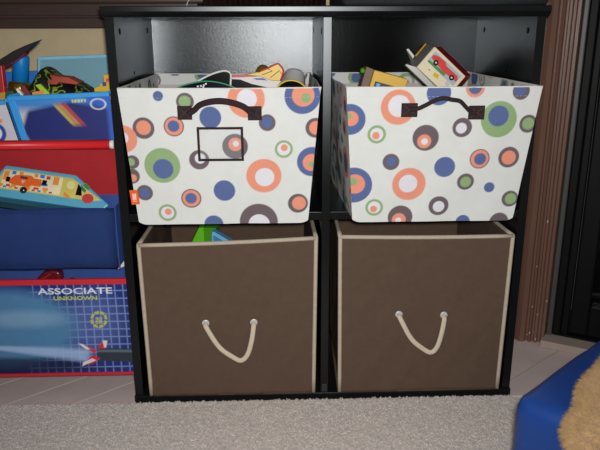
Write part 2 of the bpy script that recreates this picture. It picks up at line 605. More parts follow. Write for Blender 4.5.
boxo('corner_block', (-0.0045, -0.0022, 0.014), (0.0045, -0.0002, 0.028), mat('charcoal_block', (44, 48, 50), 0.5), sh, 0.0004)
for s, yaw_ in ((-1, (-0.4, 0.0, 0.012)), (1, (4.0, 0.001, 0.0))):
    x0, x1 = (-SB + ST, -ST / 2) if s < 0 else (ST / 2, SB - ST)
    xc = (x0 + x1) / 2
    for z0, z1 in ((ZM, SH), (0.014, ZM - 0.0125)):
        # thin hardboard sheet, slightly bowed in its groove
        NX = 60
        bm = bmesh.new()
        a0 = []
        for j in range(5):
            z = z0 + (z1 - z0) * j / 4
            row = []
            for i in range(NX + 1):
                q_ = i / NX * 2 - 1
                dx = q_ * (x1 - x0) / 2
                y = SD - 0.0005 - abs(yaw_[1]) - abs(math.tan(math.radians(yaw_[0])) * (x1 - x0) / 2) + math.tan(math.radians(yaw_[0])) * dx + yaw_[1] * (1 - q_ * q_) + yaw_[2] * (z - z1)
                if s < 0:
                    y -= 0.0025 * max(0.0, (x0 + 0.045 - xc - dx) / 0.045) ** 2  # the sheet curls forward at its outer edge
                row.append(bm.verts.new((xc + dx, y, z)))
            a0.append(row)
        for a, b in zip(a0[:-1], a0[1:]):
            for i in range(NX):
                bm.faces.new((a[i], a[i + 1], b[i + 1], b[i]))
        bmesh.ops.solidify(bm, geom=bm.faces[:], thickness=-0.002)
        for e_ in bm.edges:
            if len(e_.link_faces) == 2 and e_.calc_face_angle() > 0.5:
                e_.smooth = False
        obj('back_panel', bm, BLACKB, sh, True)
hd = mat('cam_lock_disc', (30, 31, 32), 0.4)
for X, d in ((-SB + ST, 1), (-ST / 2, -1), (ST / 2, 1), (SB - ST, -1)):
    for Y in (0.033, 0.251):
        bm = bmesh.new()
        lathe(bm, [(0.0046, 0.0), (0.0046, 0.0006), (0.0036, 0.0006), (0.0034, 0.0002)], lookM((X, Y, 0.600), (d, 0, 0), (0, 1, 0)), 16)
        c = obj('cam_lock', bm, HOLE, sh)
        boxo('screw_slot', (X - 0.0003 if d < 0 else X, Y + 0.0005, 0.5965), (X if d < 0 else X + 0.0003, Y + 0.0020, 0.6035), hd, c)
    for Y, z in ((0.115, 0.535),):
        bm = bmesh.new()
        lathe(bm, [(0.0028, 0.0), (0.0028, 0.0005), (0.0020, 0.0005)], lookM((X, Y, z), (d, 0, 0), (0, 1, 0)), 12)
        obj('peg_hole', bm, HOLE, sh)

# ================================================================ dotted canvas bins
DC = {'orange': lin((230, 150, 124)), 'navy': lin((90, 107, 155)), 'grey': lin((108, 96, 101)), 'green': lin((145, 174, 124)), 'white': lin((224, 224, 230))}
CANVAS = np.array(lin((220, 222, 219)))
LDOTS = [(-0.2382, 0.5149, 0.007, 'navy'), (-0.2016, 0.5069, 0.0123, 'grey'), (-0.2021, 0.5071, 0.0083, 'green'), (-0.2616, 0.4703, 0.0153, 'grey'), (-0.2615, 0.471, 0.0103, 'orange'), (-0.2191, 0.4725, 0.0142, 'grey'), (-0.2191, 0.4725, 0.0126, 'orange'), (-0.2196, 0.4729, 0.0082, 'navy'), (-0.2912, 0.4549, 0.0196, 'orange'), (-0.2924, 0.4564, 0.0084, 'white'), (-0.1674, 0.4849, 0.0153, 'navy'), (-0.1166, 0.5101, 0.0257, 'orange'), (-0.1157, 0.5104, 0.0137, 'white'), (-0.0385, 0.5138, 0.0251, 'navy'), (-0.0375, 0.5148, 0.0157, 'orange'), (-0.0335, 0.5111, 0.0068, 'green'), (-0.0881, 0.4771, 0.0118, 'grey'), (-0.0883, 0.4777, 0.0077, 'navy'), (-0.1343, 0.4435, 0.0182, 'grey'), (-0.1338, 0.4464, 0.0098, 'orange'), (-0.1331, 0.4474, 0.0043, 'white'), (-0.0651, 0.4389, 0.0129, 'green'), (-0.0651, 0.4389, 0.0094, 'white'), (-0.0644, 0.4409, 0.005, 'orange'), (-0.02, 0.4689, 0.0142, 'grey'), (-0.0193, 0.4689, 0.0098, 'orange'), (-0.0246, 0.4196, 0.0217, 'navy'), (-0.0253, 0.4183, 0.0127, 'orange'), (-0.0246, 0.416, 0.0043, 'green'), (-0.2392, 0.4161, 0.0257, 'green'), (-0.2383, 0.4112, 0.0146, 'navy'), (-0.186, 0.4243, 0.0143, 'grey'), (-0.1846, 0.4264, 0.0076, 'white'), (-0.2677, 0.3753, 0.0118, 'grey'), (-0.2677, 0.3753, 0.0075, 'navy'), (-0.2369, 0.3444, 0.0132, 'green'), (-0.2369, 0.3444, 0.0095, 'white'), (-0.2358, 0.3459, 0.0051, 'orange'), (-0.2009, 0.3661, 0.0146, 'grey'), (-0.2009, 0.3661, 0.0128, 'orange'), (-0.2013, 0.3663, 0.0083, 'navy'), (-0.2816, 0.4214, 0.0099, 'grey'), (-0.2837, 0.4214, 0.0057, 'green'), (-0.2842, 0.4006, 0.0114, 'grey'), (-0.283, 0.3976, 0.0057, 'orange'), (-0.1521, 0.3777, 0.0157, 'navy'), (-0.0943, 0.3996, 0.0254, 'orange'), (-0.0931, 0.3976, 0.0139, 'white'), (-0.0449, 0.3566, 0.0148, 'grey'), (-0.0434, 0.3568, 0.0103, 'orange'), (-0.1032, 0.3282, 0.0283, 'grey'), (-0.1027, 0.3239, 0.0159, 'white'), (-0.1699, 0.3252, 0.0141, 'navy')]
RDOTS = [(0.0963, 0.4974, 0.0248, 'orange'), (0.0973, 0.4991, 0.0154, 'white'), (0.0287, 0.4804, 0.022, 'navy'), (0.0301, 0.4817, 0.0106, 'orange'), (0.0258, 0.4854, 0.005, 'green'), (0.0674, 0.459, 0.0132, 'green'), (0.0674, 0.459, 0.0093, 'white'), (0.0663, 0.4572, 0.0054, 'orange'), (0.1375, 0.4537, 0.0188, 'grey'), (0.1357, 0.4486, 0.0101, 'orange'), (0.1362, 0.4483, 0.0048, 'white'), (0.1522, 0.5169, 0.0169, 'navy'), (0.2027, 0.5244, 0.0138, 'orange'), (0.2026, 0.5249, 0.0096, 'navy'), (0.2686, 0.519, 0.0122, 'grey'), (0.2672, 0.5204, 0.0085, 'navy'), (0.2406, 0.4795, 0.0259, 'green'), (0.2394, 0.4843, 0.0148, 'navy'), (0.1888, 0.4683, 0.014, 'grey'), (0.1876, 0.4674, 0.0078, 'white'), (0.2843, 0.4726, 0.013, 'grey'), (0.2842, 0.4729, 0.0087, 'green'), (0.0896, 0.4186, 0.0121, 'grey'), (0.09, 0.4192, 0.007, 'navy'), (0.037, 0.3834, 0.0268, 'navy'), (0.0387, 0.3852, 0.0147, 'orange'), (0.0357, 0.3891, 0.0059, 'green'), (0.1177, 0.3848, 0.0248, 'orange'), (0.1164, 0.3856, 0.0137, 'white'), (0.0683, 0.3489, 0.0131, 'green'), (0.0683, 0.3489, 0.0094, 'white'), (0.0674, 0.3465, 0.0052, 'orange'), (0.1079, 0.3329, 0.0185, 'grey'), (0.1062, 0.3286, 0.0106, 'orange'), (0.1055, 0.3277, 0.0045, 'white'), (0.1684, 0.4103, 0.0151, 'navy'), (0.2183, 0.4223, 0.0147, 'grey'), (0.2183, 0.4223, 0.0132, 'orange'), (0.2189, 0.422, 0.0088, 'navy'), (0.2614, 0.4239, 0.0155, 'grey'), (0.2615, 0.4233, 0.0105, 'orange'), (0.201, 0.3878, 0.0126, 'grey'), (0.2011, 0.3874, 0.0082, 'green'), (0.2375, 0.3785, 0.0078, 'navy'), (0.2707, 0.3602, 0.0125, 'grey'), (0.2717, 0.3602, 0.0086, 'green'), (0.1643, 0.3505, 0.015, 'grey'), (0.1644, 0.3493, 0.0087, 'white'), (0.2033, 0.3245, 0.0106, 'navy'), (0.258, 0.3238, 0.0145, 'grey')]


def dot_colour(dots, A, B):
    c = np.broadcast_to(CANVAS, A.shape + (3,)).copy()
    for x, z, r_, k in dots:
        d = np.sqrt((A - x) ** 2 + (B - z) ** 2)
        c = mixc(c, DC[k], np.clip((r_ - d) / 0.0009 + 0.5, 0, 1))
    return c


def rand_dots(seed, a0, a1, b0, b1):
    R = random.Random(seed)
    out, cs = [], []
    kinds = [('navy',), ('grey', 'orange'), ('orange', 'white'), ('grey', 'green'), ('green', 'white', 'orange'), ('navy', 'orange', 'green'), ('grey', 'white'), ('green', 'navy'), ('orange', 'navy')]
    for _ in range(900):
        r_ = R.choice((0.008, 0.013, 0.014, 0.016, 0.024))
        x, z = R.uniform(a0, a1), R.uniform(b0, b1)
        if all((x - p) ** 2 + (z - q_) ** 2 > (r_ + s + 0.006) ** 2 for p, q_, s in cs):
            cs.append((x, z, r_))
            for i, k in enumerate(R.choice(kinds)):
                out.append((x + i * 0.001, z - i * 0.001, r_ * (1, 0.64, 0.3)[i], k))
    return out


def dotted_bin(label, X, dots, seed, yb, sag, handle, lean=0.0):
    """X: front bottom left/right, front top left/right, back bottom left/right, back top left/right (x)"""
    fbl, fbr, ftl, ftr, bbl, bbr, btl, btr = X
    zb, zt = 0.3298, 0.5252
    yfb, yft, yk, ykt = -0.045, -0.060, yb - 0.012, yb
    th = thing('storage_bin', label, 'storage bin', ((fbl + fbr) / 2, 0.1, zb), 'dotted canvas bins in the upper compartments')
    R = np.random.default_rng(seed)

    def quad(a, b, c, d, bul, nrm, ph):
        a, b, c, d, nrm = map(np.array, (a, b, c, d, nrm))

        def P(s, t_):
            S, T = s[..., None], t_[..., None]
            p = (a * (1 - S) + b * S) * (1 - T) + (c * (1 - S) + d * S) * T
            wob = bul * np.sin(np.pi * s) * np.sin(np.pi * np.clip(t_ * 0.92, 0, 1)) + 0.0012 * np.sin(7 * s + 3 * t_ + ph) * np.sin(np.pi * s) * (0.4 + t_) + 0.0008 * np.sin(17 * s - 9 * t_ + ph) * np.sin(np.pi * s)
            p = p + nrm * wob[..., None]
            p[..., 2] += sag * np.sin(np.pi * s) * t_ ** 2
            if nrm[1] < 0:
                p[..., 2] -= 0.0042 * (1 - t_) ** 3  # the overhanging front edge sags
            # softly rounded lower corners
            cr_ = np.clip(1 - np.minimum(s, 1 - s) / 0.05, 0, 1) * np.clip(1 - t_ / 0.07, 0, 1)
            p[..., 2] += 0.004 * cr_ ** 2
            return p
        return P
    A, B, C_, D_ = (fbl, yfb, zb), (fbr, yfb, zb), (ftl, yft, zt), (ftr, yft, zt)
    E_, F_, G_, H_ = (bbl, yk, zb), (bbr, yk, zb), (btl, ykt, zt), (btr, ykt, zt)
    sd = rand_dots(seed, -0.1, 0.3, 0.30, 0.56)
    bd = rand_dots(seed + 1, X[4] - 0.02, X[5] + 0.02, 0.30, 0.56)
    fcol = lambda s, t_, P: dot_colour(dots, P[..., 0], P[..., 2])
    scol = lambda s, t_, P: dot_colour(sd, P[..., 1], P[..., 2])
    bcol = lambda s, t_, P: dot_colour(bd, P[..., 0], P[..., 2])
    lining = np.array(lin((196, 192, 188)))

    def inner(cf, ax_):
        def f(s, t_, P):
            c = cf(s, t_, P)
            m_ = (t_ > 0.90)[..., None]
            return np.where(m_, c, lining)
        return f
    front = quad(A, B, C_, D_, 0.004, (0, -1, 0), 0.3)
    left = quad(E_, A, G_, C_, 0.002, (-1, 0, 0), 1.3)
    right = quad(B, F_, D_, H_, 0.002, (1, 0, 0), 2.3)
    back = quad(F_, E_, H_, G_, 0.0015, (0, 1, 0), 4.1)
    th_ = 0.0022

    def inset(P, n_):
        n_ = np.array(n_) * th_
        return lambda s, t_: P(1 - s, t_) + n_
    body = paint_mesh('fabric_body', [
        (front, 300, 210, fcol), (left, 200, 130, scol), (right, 200, 130, scol), (back, 160, 110, bcol),
        (inset(front, (0, 1, 0)), 40, 60, inner(fcol, 0)), (inset(left, (1, 0, 0)), 160, 100, inner(scol, 1)), (inset(right, (-1, 0, 0)), 160, 100, inner(scol, 1)), (inset(back, (0, -1, 0)), 160, 100, inner(bcol, 0)),
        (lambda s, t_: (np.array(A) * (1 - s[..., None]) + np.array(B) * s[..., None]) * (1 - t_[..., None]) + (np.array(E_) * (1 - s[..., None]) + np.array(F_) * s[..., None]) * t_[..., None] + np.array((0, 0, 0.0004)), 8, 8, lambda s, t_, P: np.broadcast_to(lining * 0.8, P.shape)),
    ])
    finish('fabric_body', body, FABRIC, th, True)

    # folded rim: a narrow hem round the top
    def rim(P, n_, k=24):
        q_ = P(np.linspace(0, 1, k + 1), np.ones(k + 1))
        return [Vector(v) + Vector(n_) * th_ * 0.5 for v in q_]
    loop = rim(front, (0, 1, 0)) + rim(right, (-1, 0, 0))[1:] + rim(back, (0, -1, 0))[1:] + rim(left, (1, 0, 0))[1:]
    tubeo('rim', loop, 0.0013, mat('canvas_edge', (224, 222, 217), 0.85, 0.2), th, 6)
    # stitching line below the rim
    bm_ = bmesh.new()
    for i in range(44):
        s0, s1 = np.array([(i + 0.2) / 44]), np.array([(i + 0.75) / 44])
        tt = np.array([0.935])
        a, b = Vector(front(s0, tt)[0]), Vector(front(s1, tt)[0])
        tube(bm_, [a + Vector((0, -0.0002, 0)), b + Vector((0, -0.0002, 0))], 0.00022, 4)
    obj('stitching', bm_, mat('canvas_thread', (216, 208, 198), 0.8), th)

    def onface(x, z, off=0.001):
        """a point on the bulged front face"""
        t_ = (z - zb) / (zt - zb)
        xl, xr = fbl + (ftl - fbl) * t_, fbr + (ftr - fbr) * t_
        s = (x - xl) / (xr - xl)
        p = front(np.array([s]), np.array([t_]))[0]
        return Vector((x, p[1] - off, z))
    # webbing handle sewn on with two square patches
    h_ = thing_part = None
    pl, pr, path, wid = handle
    for (x0, z0, x1, z1) in (pl, pr):
        bm_ = bmesh.new()
        prism(bm_, [onface(x0, z0, 0.0), onface(x1, z0, 0.0), onface(x1, z1, 0.0), onface(x0, z1, 0.0)], (0, -0.0026, 0), 0.0006)
        pt = obj('handle_patch', bm_, DBROWN, th)
        bm_ = bmesh.new()
        e = 0.003
        c4 = [onface(x0 + e, z0 - e, 0.0027), onface(x1 - e, z0 - e, 0.0027), onface(x1 - e, z1 + e, 0.0027), onface(x0 + e, z1 + e, 0.0027)]
        for i, j in ((0, 2), (1, 3)):
            tube(bm_, [c4[i], c4[j]], 0.0003, 4)
        obj('cross_stitch', bm_, mat('webbing_thread', (92, 74, 74), 0.8), pt)
    P_ = [onface(x, z, o_) for x, z, o_ in path]
    tubeo('handle', smooth_path(P_, 6), wid, DBROWN, th, 8, 0.0013, (0, -1, 0.25))
    return th, onface


lb, lface = dotted_bin('white canvas bin with coloured circles, a brown label window and an orange tag', (-0.280, -0.0300, -0.2935, -0.0128, -0.284, -0.035, -0.2905, -0.0125), LDOTS, 11, 0.235, -0.0008,
    ((-0.2128, 0.5012, -0.1926, 0.482), (-0.1150, 0.5005, -0.0955, 0.4808),
     [(-0.1985, 0.490, 0.003), (-0.189, 0.4955, 0.006), (-0.180, 0.5035, 0.012), (-0.166, 0.5085, 0.018), (-0.150, 0.510, 0.020), (-0.134, 0.507, 0.016), (-0.120, 0.501, 0.010), (-0.112, 0.4935, 0.005), (-0.106, 0.489, 0.003)], 0.0042))
# label window frame
bm = bmesh.new()
x0, x1, z0, z1, wd = -0.1872, -0.1222, 0.4225, 0.4715, 0.0034
for (a, b, c, d) in ((x0, x1, z0, z0 + wd), (x0, x1, z1 - wd, z1), (x0, x0 + wd, z0 + wd, z1 - wd), (x1 - wd, x1, z0 + wd, z1 - wd)):
    prism(bm, [lface(a, c, 0), lface(b, c, 0), lface(b, d, 0), lface(a, d, 0)], (0, -0.0018, 0))
obj('label_frame', bm, DBROWN, lb)
# clear vinyl of the label window
gm = bpy.data.materials.new('clear_vinyl')
gm.use_nodes = True
gb = gm.node_tree.nodes['Principled BSDF']
gb.inputs['Base Color'].default_value = (0.8, 0.8, 0.8, 1)
gb.inputs['Roughness'].default_value = 0.3
gb.inputs['Alpha'].default_value = 0.06
bm = bmesh.new()
prism(bm, [lface(x0 + wd, z0 + wd, 0.0009), lface(x1 - wd, z0 + wd, 0.0009), lface(x1 - wd, z1 - wd, 0.0009), lface(x0 + wd, z1 - wd, 0.0009)], (0, -0.0003, 0))
obj('label_window', bm, gm, lb)
# orange brand tag sewn into the left seam, with its white mark
bm = bmesh.new()
prism(bm, [(-0.2895, -0.0500, 0.3795), (-0.2775, -0.0506, 0.3802), (-0.2758, -0.0502, 0.3588), (-0.2875, -0.0496, 0.3578)], (0, -0.0012, 0))
tg = obj('tag', bm, ORANGE, lb)
bm = bmesh.new()
for i, (zt_, hh) in enumerate(((0.3745, 0.0095), (0.3735, 0.008), (0.3745, 0.0095))):
    xx = -0.2851 + i * 0.0019
    box(bm, (xx, -0.0520, zt_ - hh), (xx + 0.0011, -0.0515, zt_ + 0.0005))
    box(bm, (xx + 0.0002, -0.0520, zt_ - hh - 0.0024), (xx + 0.0013, -0.0515, zt_ - hh - 0.0012))
obj('tag_mark', bm, WHITE, tg)

rb, rface = dotted_bin('white canvas bin with coloured circles holding a yellow box and a red toy', (0.0365, 0.2785, 0.0225, 0.2985, 0.026, 0.275, 0.0135, 0.280), RDOTS, 25, 0.245, -0.0006,
    ((0.1006, 0.5032, 0.1235, 0.4836), (0.1955, 0.4995, 0.2185, 0.4798),
     [(0.112, 0.494, 0.003), (0.1235, 0.496, 0.005), (0.133, 0.5015, 0.010), (0.144, 0.5085, 0.015), (0.155, 0.5115, 0.016), (0.167, 0.5095, 0.015), (0.179, 0.507, 0.012), (0.189, 0.4985, 0.008), (0.198, 0.491, 0.004), (0.206, 0.489, 0.003)], 0.0030))

# ================================================================ brown cube bins
def brown_bin(label, fx0, fx1, bx0, bx1, zl, zr_, eye, dip):
    zb = 0.0142
    yf, yk = -0.006, 0.27
    th = thing('fabric_cube', label, 'storage bin', ((fx0 + fx1) / 2, 0.13, zb), 'brown fabric cubes in the lower compartments')
    n = 48
    T = 0.003
    bm_ = bmesh.new()
    xm = (fx0 + fx1) / 2

    def wall(a, b, za, zb2, nrm, bul):
        sheets = []
        for off in (0.0, -T):
            grid = []
            for j in range(n + 1):
                row = []
                for i in range(n + 1):
                    s, t_ = i / n, j / n
                    p = Vector(a).lerp(Vector(b), s)
                    p.x = xm + (p.x - xm) * (1 - (1 - t_) * 0.021)
                    zt_ = za + (zb2 - za) * s
                    q_ = off + bul * math.sin(math.pi * s) * math.sin(math.pi * min(1, t_)) + (0.0012 * math.sin(6 * s + 5 * t_) + 0.0022 * noise.noise(Vector((s * 3.2 + t_ * 2.2, t_ * 1.6 - s * 0.8, fx0 * 9))) + 0.0016 * noise.noise(Vector((s * 7 - t_ * 5, t_ * 3, fx0 * 5)))) * min(1, 5 * s, 5 - 5 * s) * min(1, 6 - 6 * t_)
                    row.append(bm_.verts.new(p + Vector(nrm) * q_ + Vector((0, 0, zb + (zt_ - zb) * t_ - 0.0015 * math.sin(math.pi * s) * t_))))
                grid.append(row)
            for j in range(n):
                for i in range(n):
                    bm_.faces.new((grid[j][i], grid[j][i + 1], grid[j + 1][i + 1], grid[j + 1][i]))
            sheets.append(grid)
        o_, i_ = sheets
        edge = lambda g_: g_[n] + [g_[j][n] for j in range(n - 1, -1, -1)] + g_[0][::-1][1:] + [g_[j][0] for j in range(1, n)]
        eo, ei = edge(o_), edge(i_)
        for k in range(len(eo)):
            bm_.faces.new((eo[k], eo[(k + 1) % len(eo)], ei[(k + 1) % len(eo)], ei[k]))
    wall((fx0, yf, 0), (fx1, yf, 0), zl, zr_, (0, -1, 0), -0.003)
    wall((fx1, yf, 0), (bx1, yk, 0), zr_, zr_ + 0.002, (1, 0, 0), -0.002)
    wall((bx1, yk, 0), (bx0, yk, 0), zr_ + 0.002, zl + 0.004, (0, 1, 0), 0.0)
    wall((bx0, yk, 0), (fx0, yf, 0), zl + 0.004, zl, (-1, 0, 0), -0.002)
    prism(bm_, [(fx0, yf, zb), (fx1, yf, zb), (bx1, yk, zb), (bx0, yk, zb)], (0, 0, 0.002))
    obj('body', bm_, BROWNF, th, True)
    h = 0.0035

    def pipe(name, a, b, sagz=0.0):
        P_ = [Vector(a).lerp(Vector(b), i / 10) + Vector((0, 0, -sagz * math.sin(math.pi * i / 10))) for i in range(11)]
        return tubeo(name, P_, 0.0034, PIPE, th, 8)
    pipe('piping', (fx0 + 0.003, yf, zb + 0.003), (fx0, yf, zl), 0)
    pipe('piping', (fx1 - 0.003, yf, zb + 0.003), (fx1, yf, zr_), 0)
    pipe('rim_binding', (fx0, yf - 0.0005, zl), (fx1, yf - 0.0005, zr_), 0.0015)
    pipe('rim_binding', (fx1, yf, zr_), (bx1, yk, zr_ + 0.002), 0.0015)
    pipe('rim_binding', (bx1, yk, zr_ + 0.002), (bx0, yk, zl + 0.004), 0.0015)
    pipe('rim_binding', (bx0, yk, zl + 0.004), (fx0, yf, zl), 0.0015)
    for (ex, ez) in eye:
        bm_ = bmesh.new()
        lathe(bm_, [(0.0024, 0.0), (0.0064, 0.0), (0.0060, 0.0014), (0.0044, 0.0020), (0.0030, 0.0008)], lookM((ex, yf + 0.0022, ez), (0, -1, 0)), 18)
        obj('eyelet', bm_, STEEL, th, True)
    (ax_, az), (bx_, bz) = eye
    (dx, dz) = dip
    P_ = [(ax_, yf + 0.001, az), (ax_ + 0.002, yf - 0.005, az - 0.006), (ax_ + (dx - ax_) * 0.40, yf - 0.0075, az + (dz - az) * 0.62), (dx - 0.010, yf - 0.009, dz + 0.006), (dx + 0.003, yf - 0.0095, dz), (dx + (bx_ - dx) * 0.55, yf - 0.009, dz + 0.010), (bx_ - 0.004, yf - 0.0075, bz + (dz - bz) * 0.45), (bx_ - 0.0006, yf - 0.005, bz - 0.006), (bx_, yf + 0.001, bz)]
    tubeo('cord_handle', smooth_path(P_, 6), 0.0042, ROPE, th, 8, 0.0018, (0, -1, 0.2))
    return th


brown_bin('brown fabric cube with beige piping holding a green and a blue toy', -0.2925, -0.0155, -0.290, -0.020, 0.2805, 0.289, ((-0.194, 0.1455), (-0.116, 0.1455)), (-0.141, 0.083))
brown_bin('brown fabric cube with beige piping below the bin with red toy, nearest the door', 0.0225, 0.2965, 0.027, 0.288, 0.2905, 0.2885, ((0.121, 0.1555), (0.195, 0.153)), (0.172, 0.0915))

# toys in the left brown cube
g = thing('toy_block', 'bright green angular plastic toy inside the brown cube', 'toy', (-0.19, 0.08, 0.02))
prismo('side', [(-0.2076, 0.0700, 0.2846), (-0.1991, 0.0680, 0.2859), (-0.1981, 0.0680, 0.2516), (-0.2231, 0.0700, 0.2245), (-0.2215, 0.0700, 0.2566)], (0, 0.02, 0), LIME, g, 0.001)
prismo('body', [(-0.1990, 0.0700, 0.2851), (-0.1795, 0.0800, 0.2811), (-0.1846, 0.0800, 0.1499), (-0.2037, 0.0700, 0.1545)], (0.004, 0.03, 0), LIMED, g, 0.001)
g = thing('toy_wedge', 'light blue plastic wedge beside the green toy', 'toy', (-0.165, 0.06, 0.02))
prismo('face', [(-0.1821, 0.0450, 0.2782), (-0.1591, 0.0450, 0.2658), (-0.1625, 0.0450, 0.1646), (-0.1867, 0.0450, 0.1650)], (0, 0.012, 0), MBLUE, g)
prismo('edge', [(-0.1828, 0.0430, 0.2860), (-0.1786, 0.0430, 0.2856), (-0.1507, 0.0430, 0.2675), (-0.1581, 0.0430, 0.2659), (-0.1806, 0.0430, 0.2795), (-0.1812, 0.0430, 0.2650), (-0.1836, 0.0430, 0.2650)], (0, 0.016, 0), LBLUE, g)

# ================================================================ toys in the left dotted bin
def tag_prism(name, label, cat, pts, ext, m, bev=0.0, group=None):
    return tag(prismo(name, pts, ext, m, None, bev), label, cat, group)


g = thing('toy_shield', 'black curved plastic fin with a white edge in the dotted bin', 'toy', (-0.19, 0.09, 0.45))
P_ = smooth_path([(-0.2196, 0.0900, 0.5063), (-0.2095, 0.0900, 0.5165), (-0.1964, 0.0900, 0.5250), (-0.1786, 0.0900, 0.5335), (-0.1610, 0.0900, 0.5386), (-0.1515, 0.0900, 0.5379), (-0.1472, 0.0900, 0.5326), (-0.1481, 0.0900, 0.5185), (-0.1478, 0.0900, 0.5044)], 5)
prismo('plate', P_ + [Vector((-0.1492, 0.0900, 0.4612)), Vector((-0.2219, 0.0900, 0.4617))], (0, 0.004, 0), TBLK, g)
tubeo('white_edge', [p + Vector((0, 0.001, 0)) for p in P_], 0.0017, WHITE, g)
g = thing('toy_shield', 'black curved plastic fin with a green edge in the dotted bin', 'toy', (-0.2, 0.04, 0.45))
P_ = smooth_path([(-0.2325, 0.0500, 0.5117), (-0.2214, 0.0500, 0.5184), (-0.2059, 0.0500, 0.5227), (-0.1874, 0.0500, 0.5259), (-0.1690, 0.0500, 0.5249), (-0.1523, 0.0500, 0.5211), (-0.1371, 0.0500, 0.5149), (-0.1280, 0.0500, 0.5096)], 5)
prismo('plate', P_ + [Vector((-0.1292, 0.0500, 0.4664)), Vector((-0.2350, 0.0500, 0.4671))], (0, 0.004, 0), mat('toy_midnight', (12, 13, 30), 0.15, 0.4), g)
tubeo('green_edge', [p + Vector((0, 0.001, 0)) for p in P_], 0.0013, TGRN, g)
bm = bmesh.new()
for x, _, z in ((-0.1968, 0.0488, 0.5184), (-0.1921, 0.0488, 0.5191), (-0.1875, 0.0488, 0.5203), (-0.1843, 0.0488, 0.5224), (-0.1884, 0.0488, 0.5176)):
    box(bm, (x, 0.0488, z - 0.0012), (x + 0.0026, 0.0496, z + 0.0012))
obj('white_specks', bm, WHITE, g)
g = thing('toy_wing', 'white toy wing with black panels in the dotted bin', 'toy', (-0.13, 0.1, 0.45))
prismo('plate', [(-0.1509, 0.1000, 0.5280), (-0.1236, 0.1000, 0.5287), (-0.0978, 0.1000, 0.5301), (-0.0624, 0.1000, 0.5205), (-0.0578, 0.1000, 0.4917), (-0.1521, 0.1000, 0.4922)], (0, 0.004, 0), WHITE, g, 0.0008)
prismo('black_panel', [(-0.1476, 0.0985, 0.5257), (-0.1332, 0.0985, 0.5249), (-0.1141, 0.0985, 0.5177), (-0.0852, 0.0985, 0.5112), (-0.0854, 0.0985, 0.4952), (-0.1486, 0.0985, 0.4956)], (0, 0.002, 0), TBLK, g)
prismo('red_edge', [(-0.1523, 0.0990, 0.5311), (-0.1250, 0.0990, 0.5325), (-0.1041, 0.0990, 0.5365), (-0.1042, 0.0990, 0.5309), (-0.1235, 0.0990, 0.5284), (-0.1524, 0.0990, 0.5279)], (0, 0.006, 0), TRED, g)
prismo('blue_mark', [(-0.1123, 0.0985, 0.5265), (-0.0962, 0.0985, 0.5268), (-0.0882, 0.0985, 0.5229), (-0.0979, 0.0985, 0.5239), (-0.1075, 0.0985, 0.5243)], (0, 0.002, 0), mat('toy_violet', (70, 80, 190), 0.5), g)
g = thing('toy_fin', 'yellow toy fin with red edges and black lines in the dotted bin', 'toy', (-0.09, 0.09, 0.5))
poly = [(-0.1228, 0.0850, 0.5332), (-0.1037, 0.0850, 0.5374), (-0.0877, 0.0850, 0.5435), (-0.0728, 0.0850, 0.5503), (-0.0679, 0.0850, 0.5465), (-0.0634, 0.0850, 0.5388), (-0.0680, 0.0850, 0.5236), (-0.0817, 0.0850, 0.5241), (-0.1006, 0.0850, 0.5304)]
prismo('plate', poly, (0, 0.005, 0), TYEL, g, 0.0006)
tubeo('red_edge', smooth_path(poly[1:7], 3), 0.0014, TRED, g)
bm = bmesh.new()
for a in ([(-0.0974, 0.0845, 0.5328), (-0.0807, 0.0845, 0.5389), (-0.0877, 0.0845, 0.5423)], [(-0.0840, 0.0845, 0.5287), (-0.0696, 0.0845, 0.5396), (-0.0663, 0.0845, 0.5342)]):
    tube(bm, a, 0.0005, 5)
obj('black_lines', bm, TBLK, g)
bm = bmesh.new()
lathe(bm, [(0.0117 * math.sin(a / 10 * math.pi) + 1e-4, -0.0117 * math.cos(a / 10 * math.pi)) for a in range(11)], lookM((-0.0971, 0.1500, 0.5335), (0, 0, 1)), 20)
tag(obj('toy_ball', bm, OLIVE, None, True), 'olive green ball behind the yellow fin', 'ball')
g = thing('toy_cup', 'grey plastic cup lying in the dotted bin beside the yellow fin', 'toy', (-0.04, 0.08, 0.5))
M_ = lookM((-0.0505, 0.0550, 0.5118), (0.08, 0.25, 0.35))
bm = bmesh.new()
lathe(bm, [(0.021, 0.0), (0.022, 0.004), (0.020, 0.006), (0.017, 0.026), (0.014, 0.03), (0.004, 0.031)], M_, 24)
obj('cone', bm, TGREY, g, True)
g = thing('toy_disc', 'black disc with a yellow rim at the front of the dotted bin', 'toy', (-0.04, 0.03, 0.48))
M_ = lookM((-0.0519, 0.0300, 0.5028), (0.05, -0.8, 0.35))
bm = bmesh.new()
lathe(bm, [(0.001, 0.0), (0.0255, 0.0), (0.0255, 0.004), (0.001, 0.004)], M_, 32)
obj('disc', bm, TBLK, g)
bm = bmesh.new()
tube(bm, [M_ @ Vector((0.0258 * math.cos(a / 32 * 2 * math.pi), 0.0258 * math.sin(a / 32 * 2 * math.pi), 0.003)) for a in range(33)], 0.0016, 6)
obj('yellow_rim', bm, TYEL, g, True)

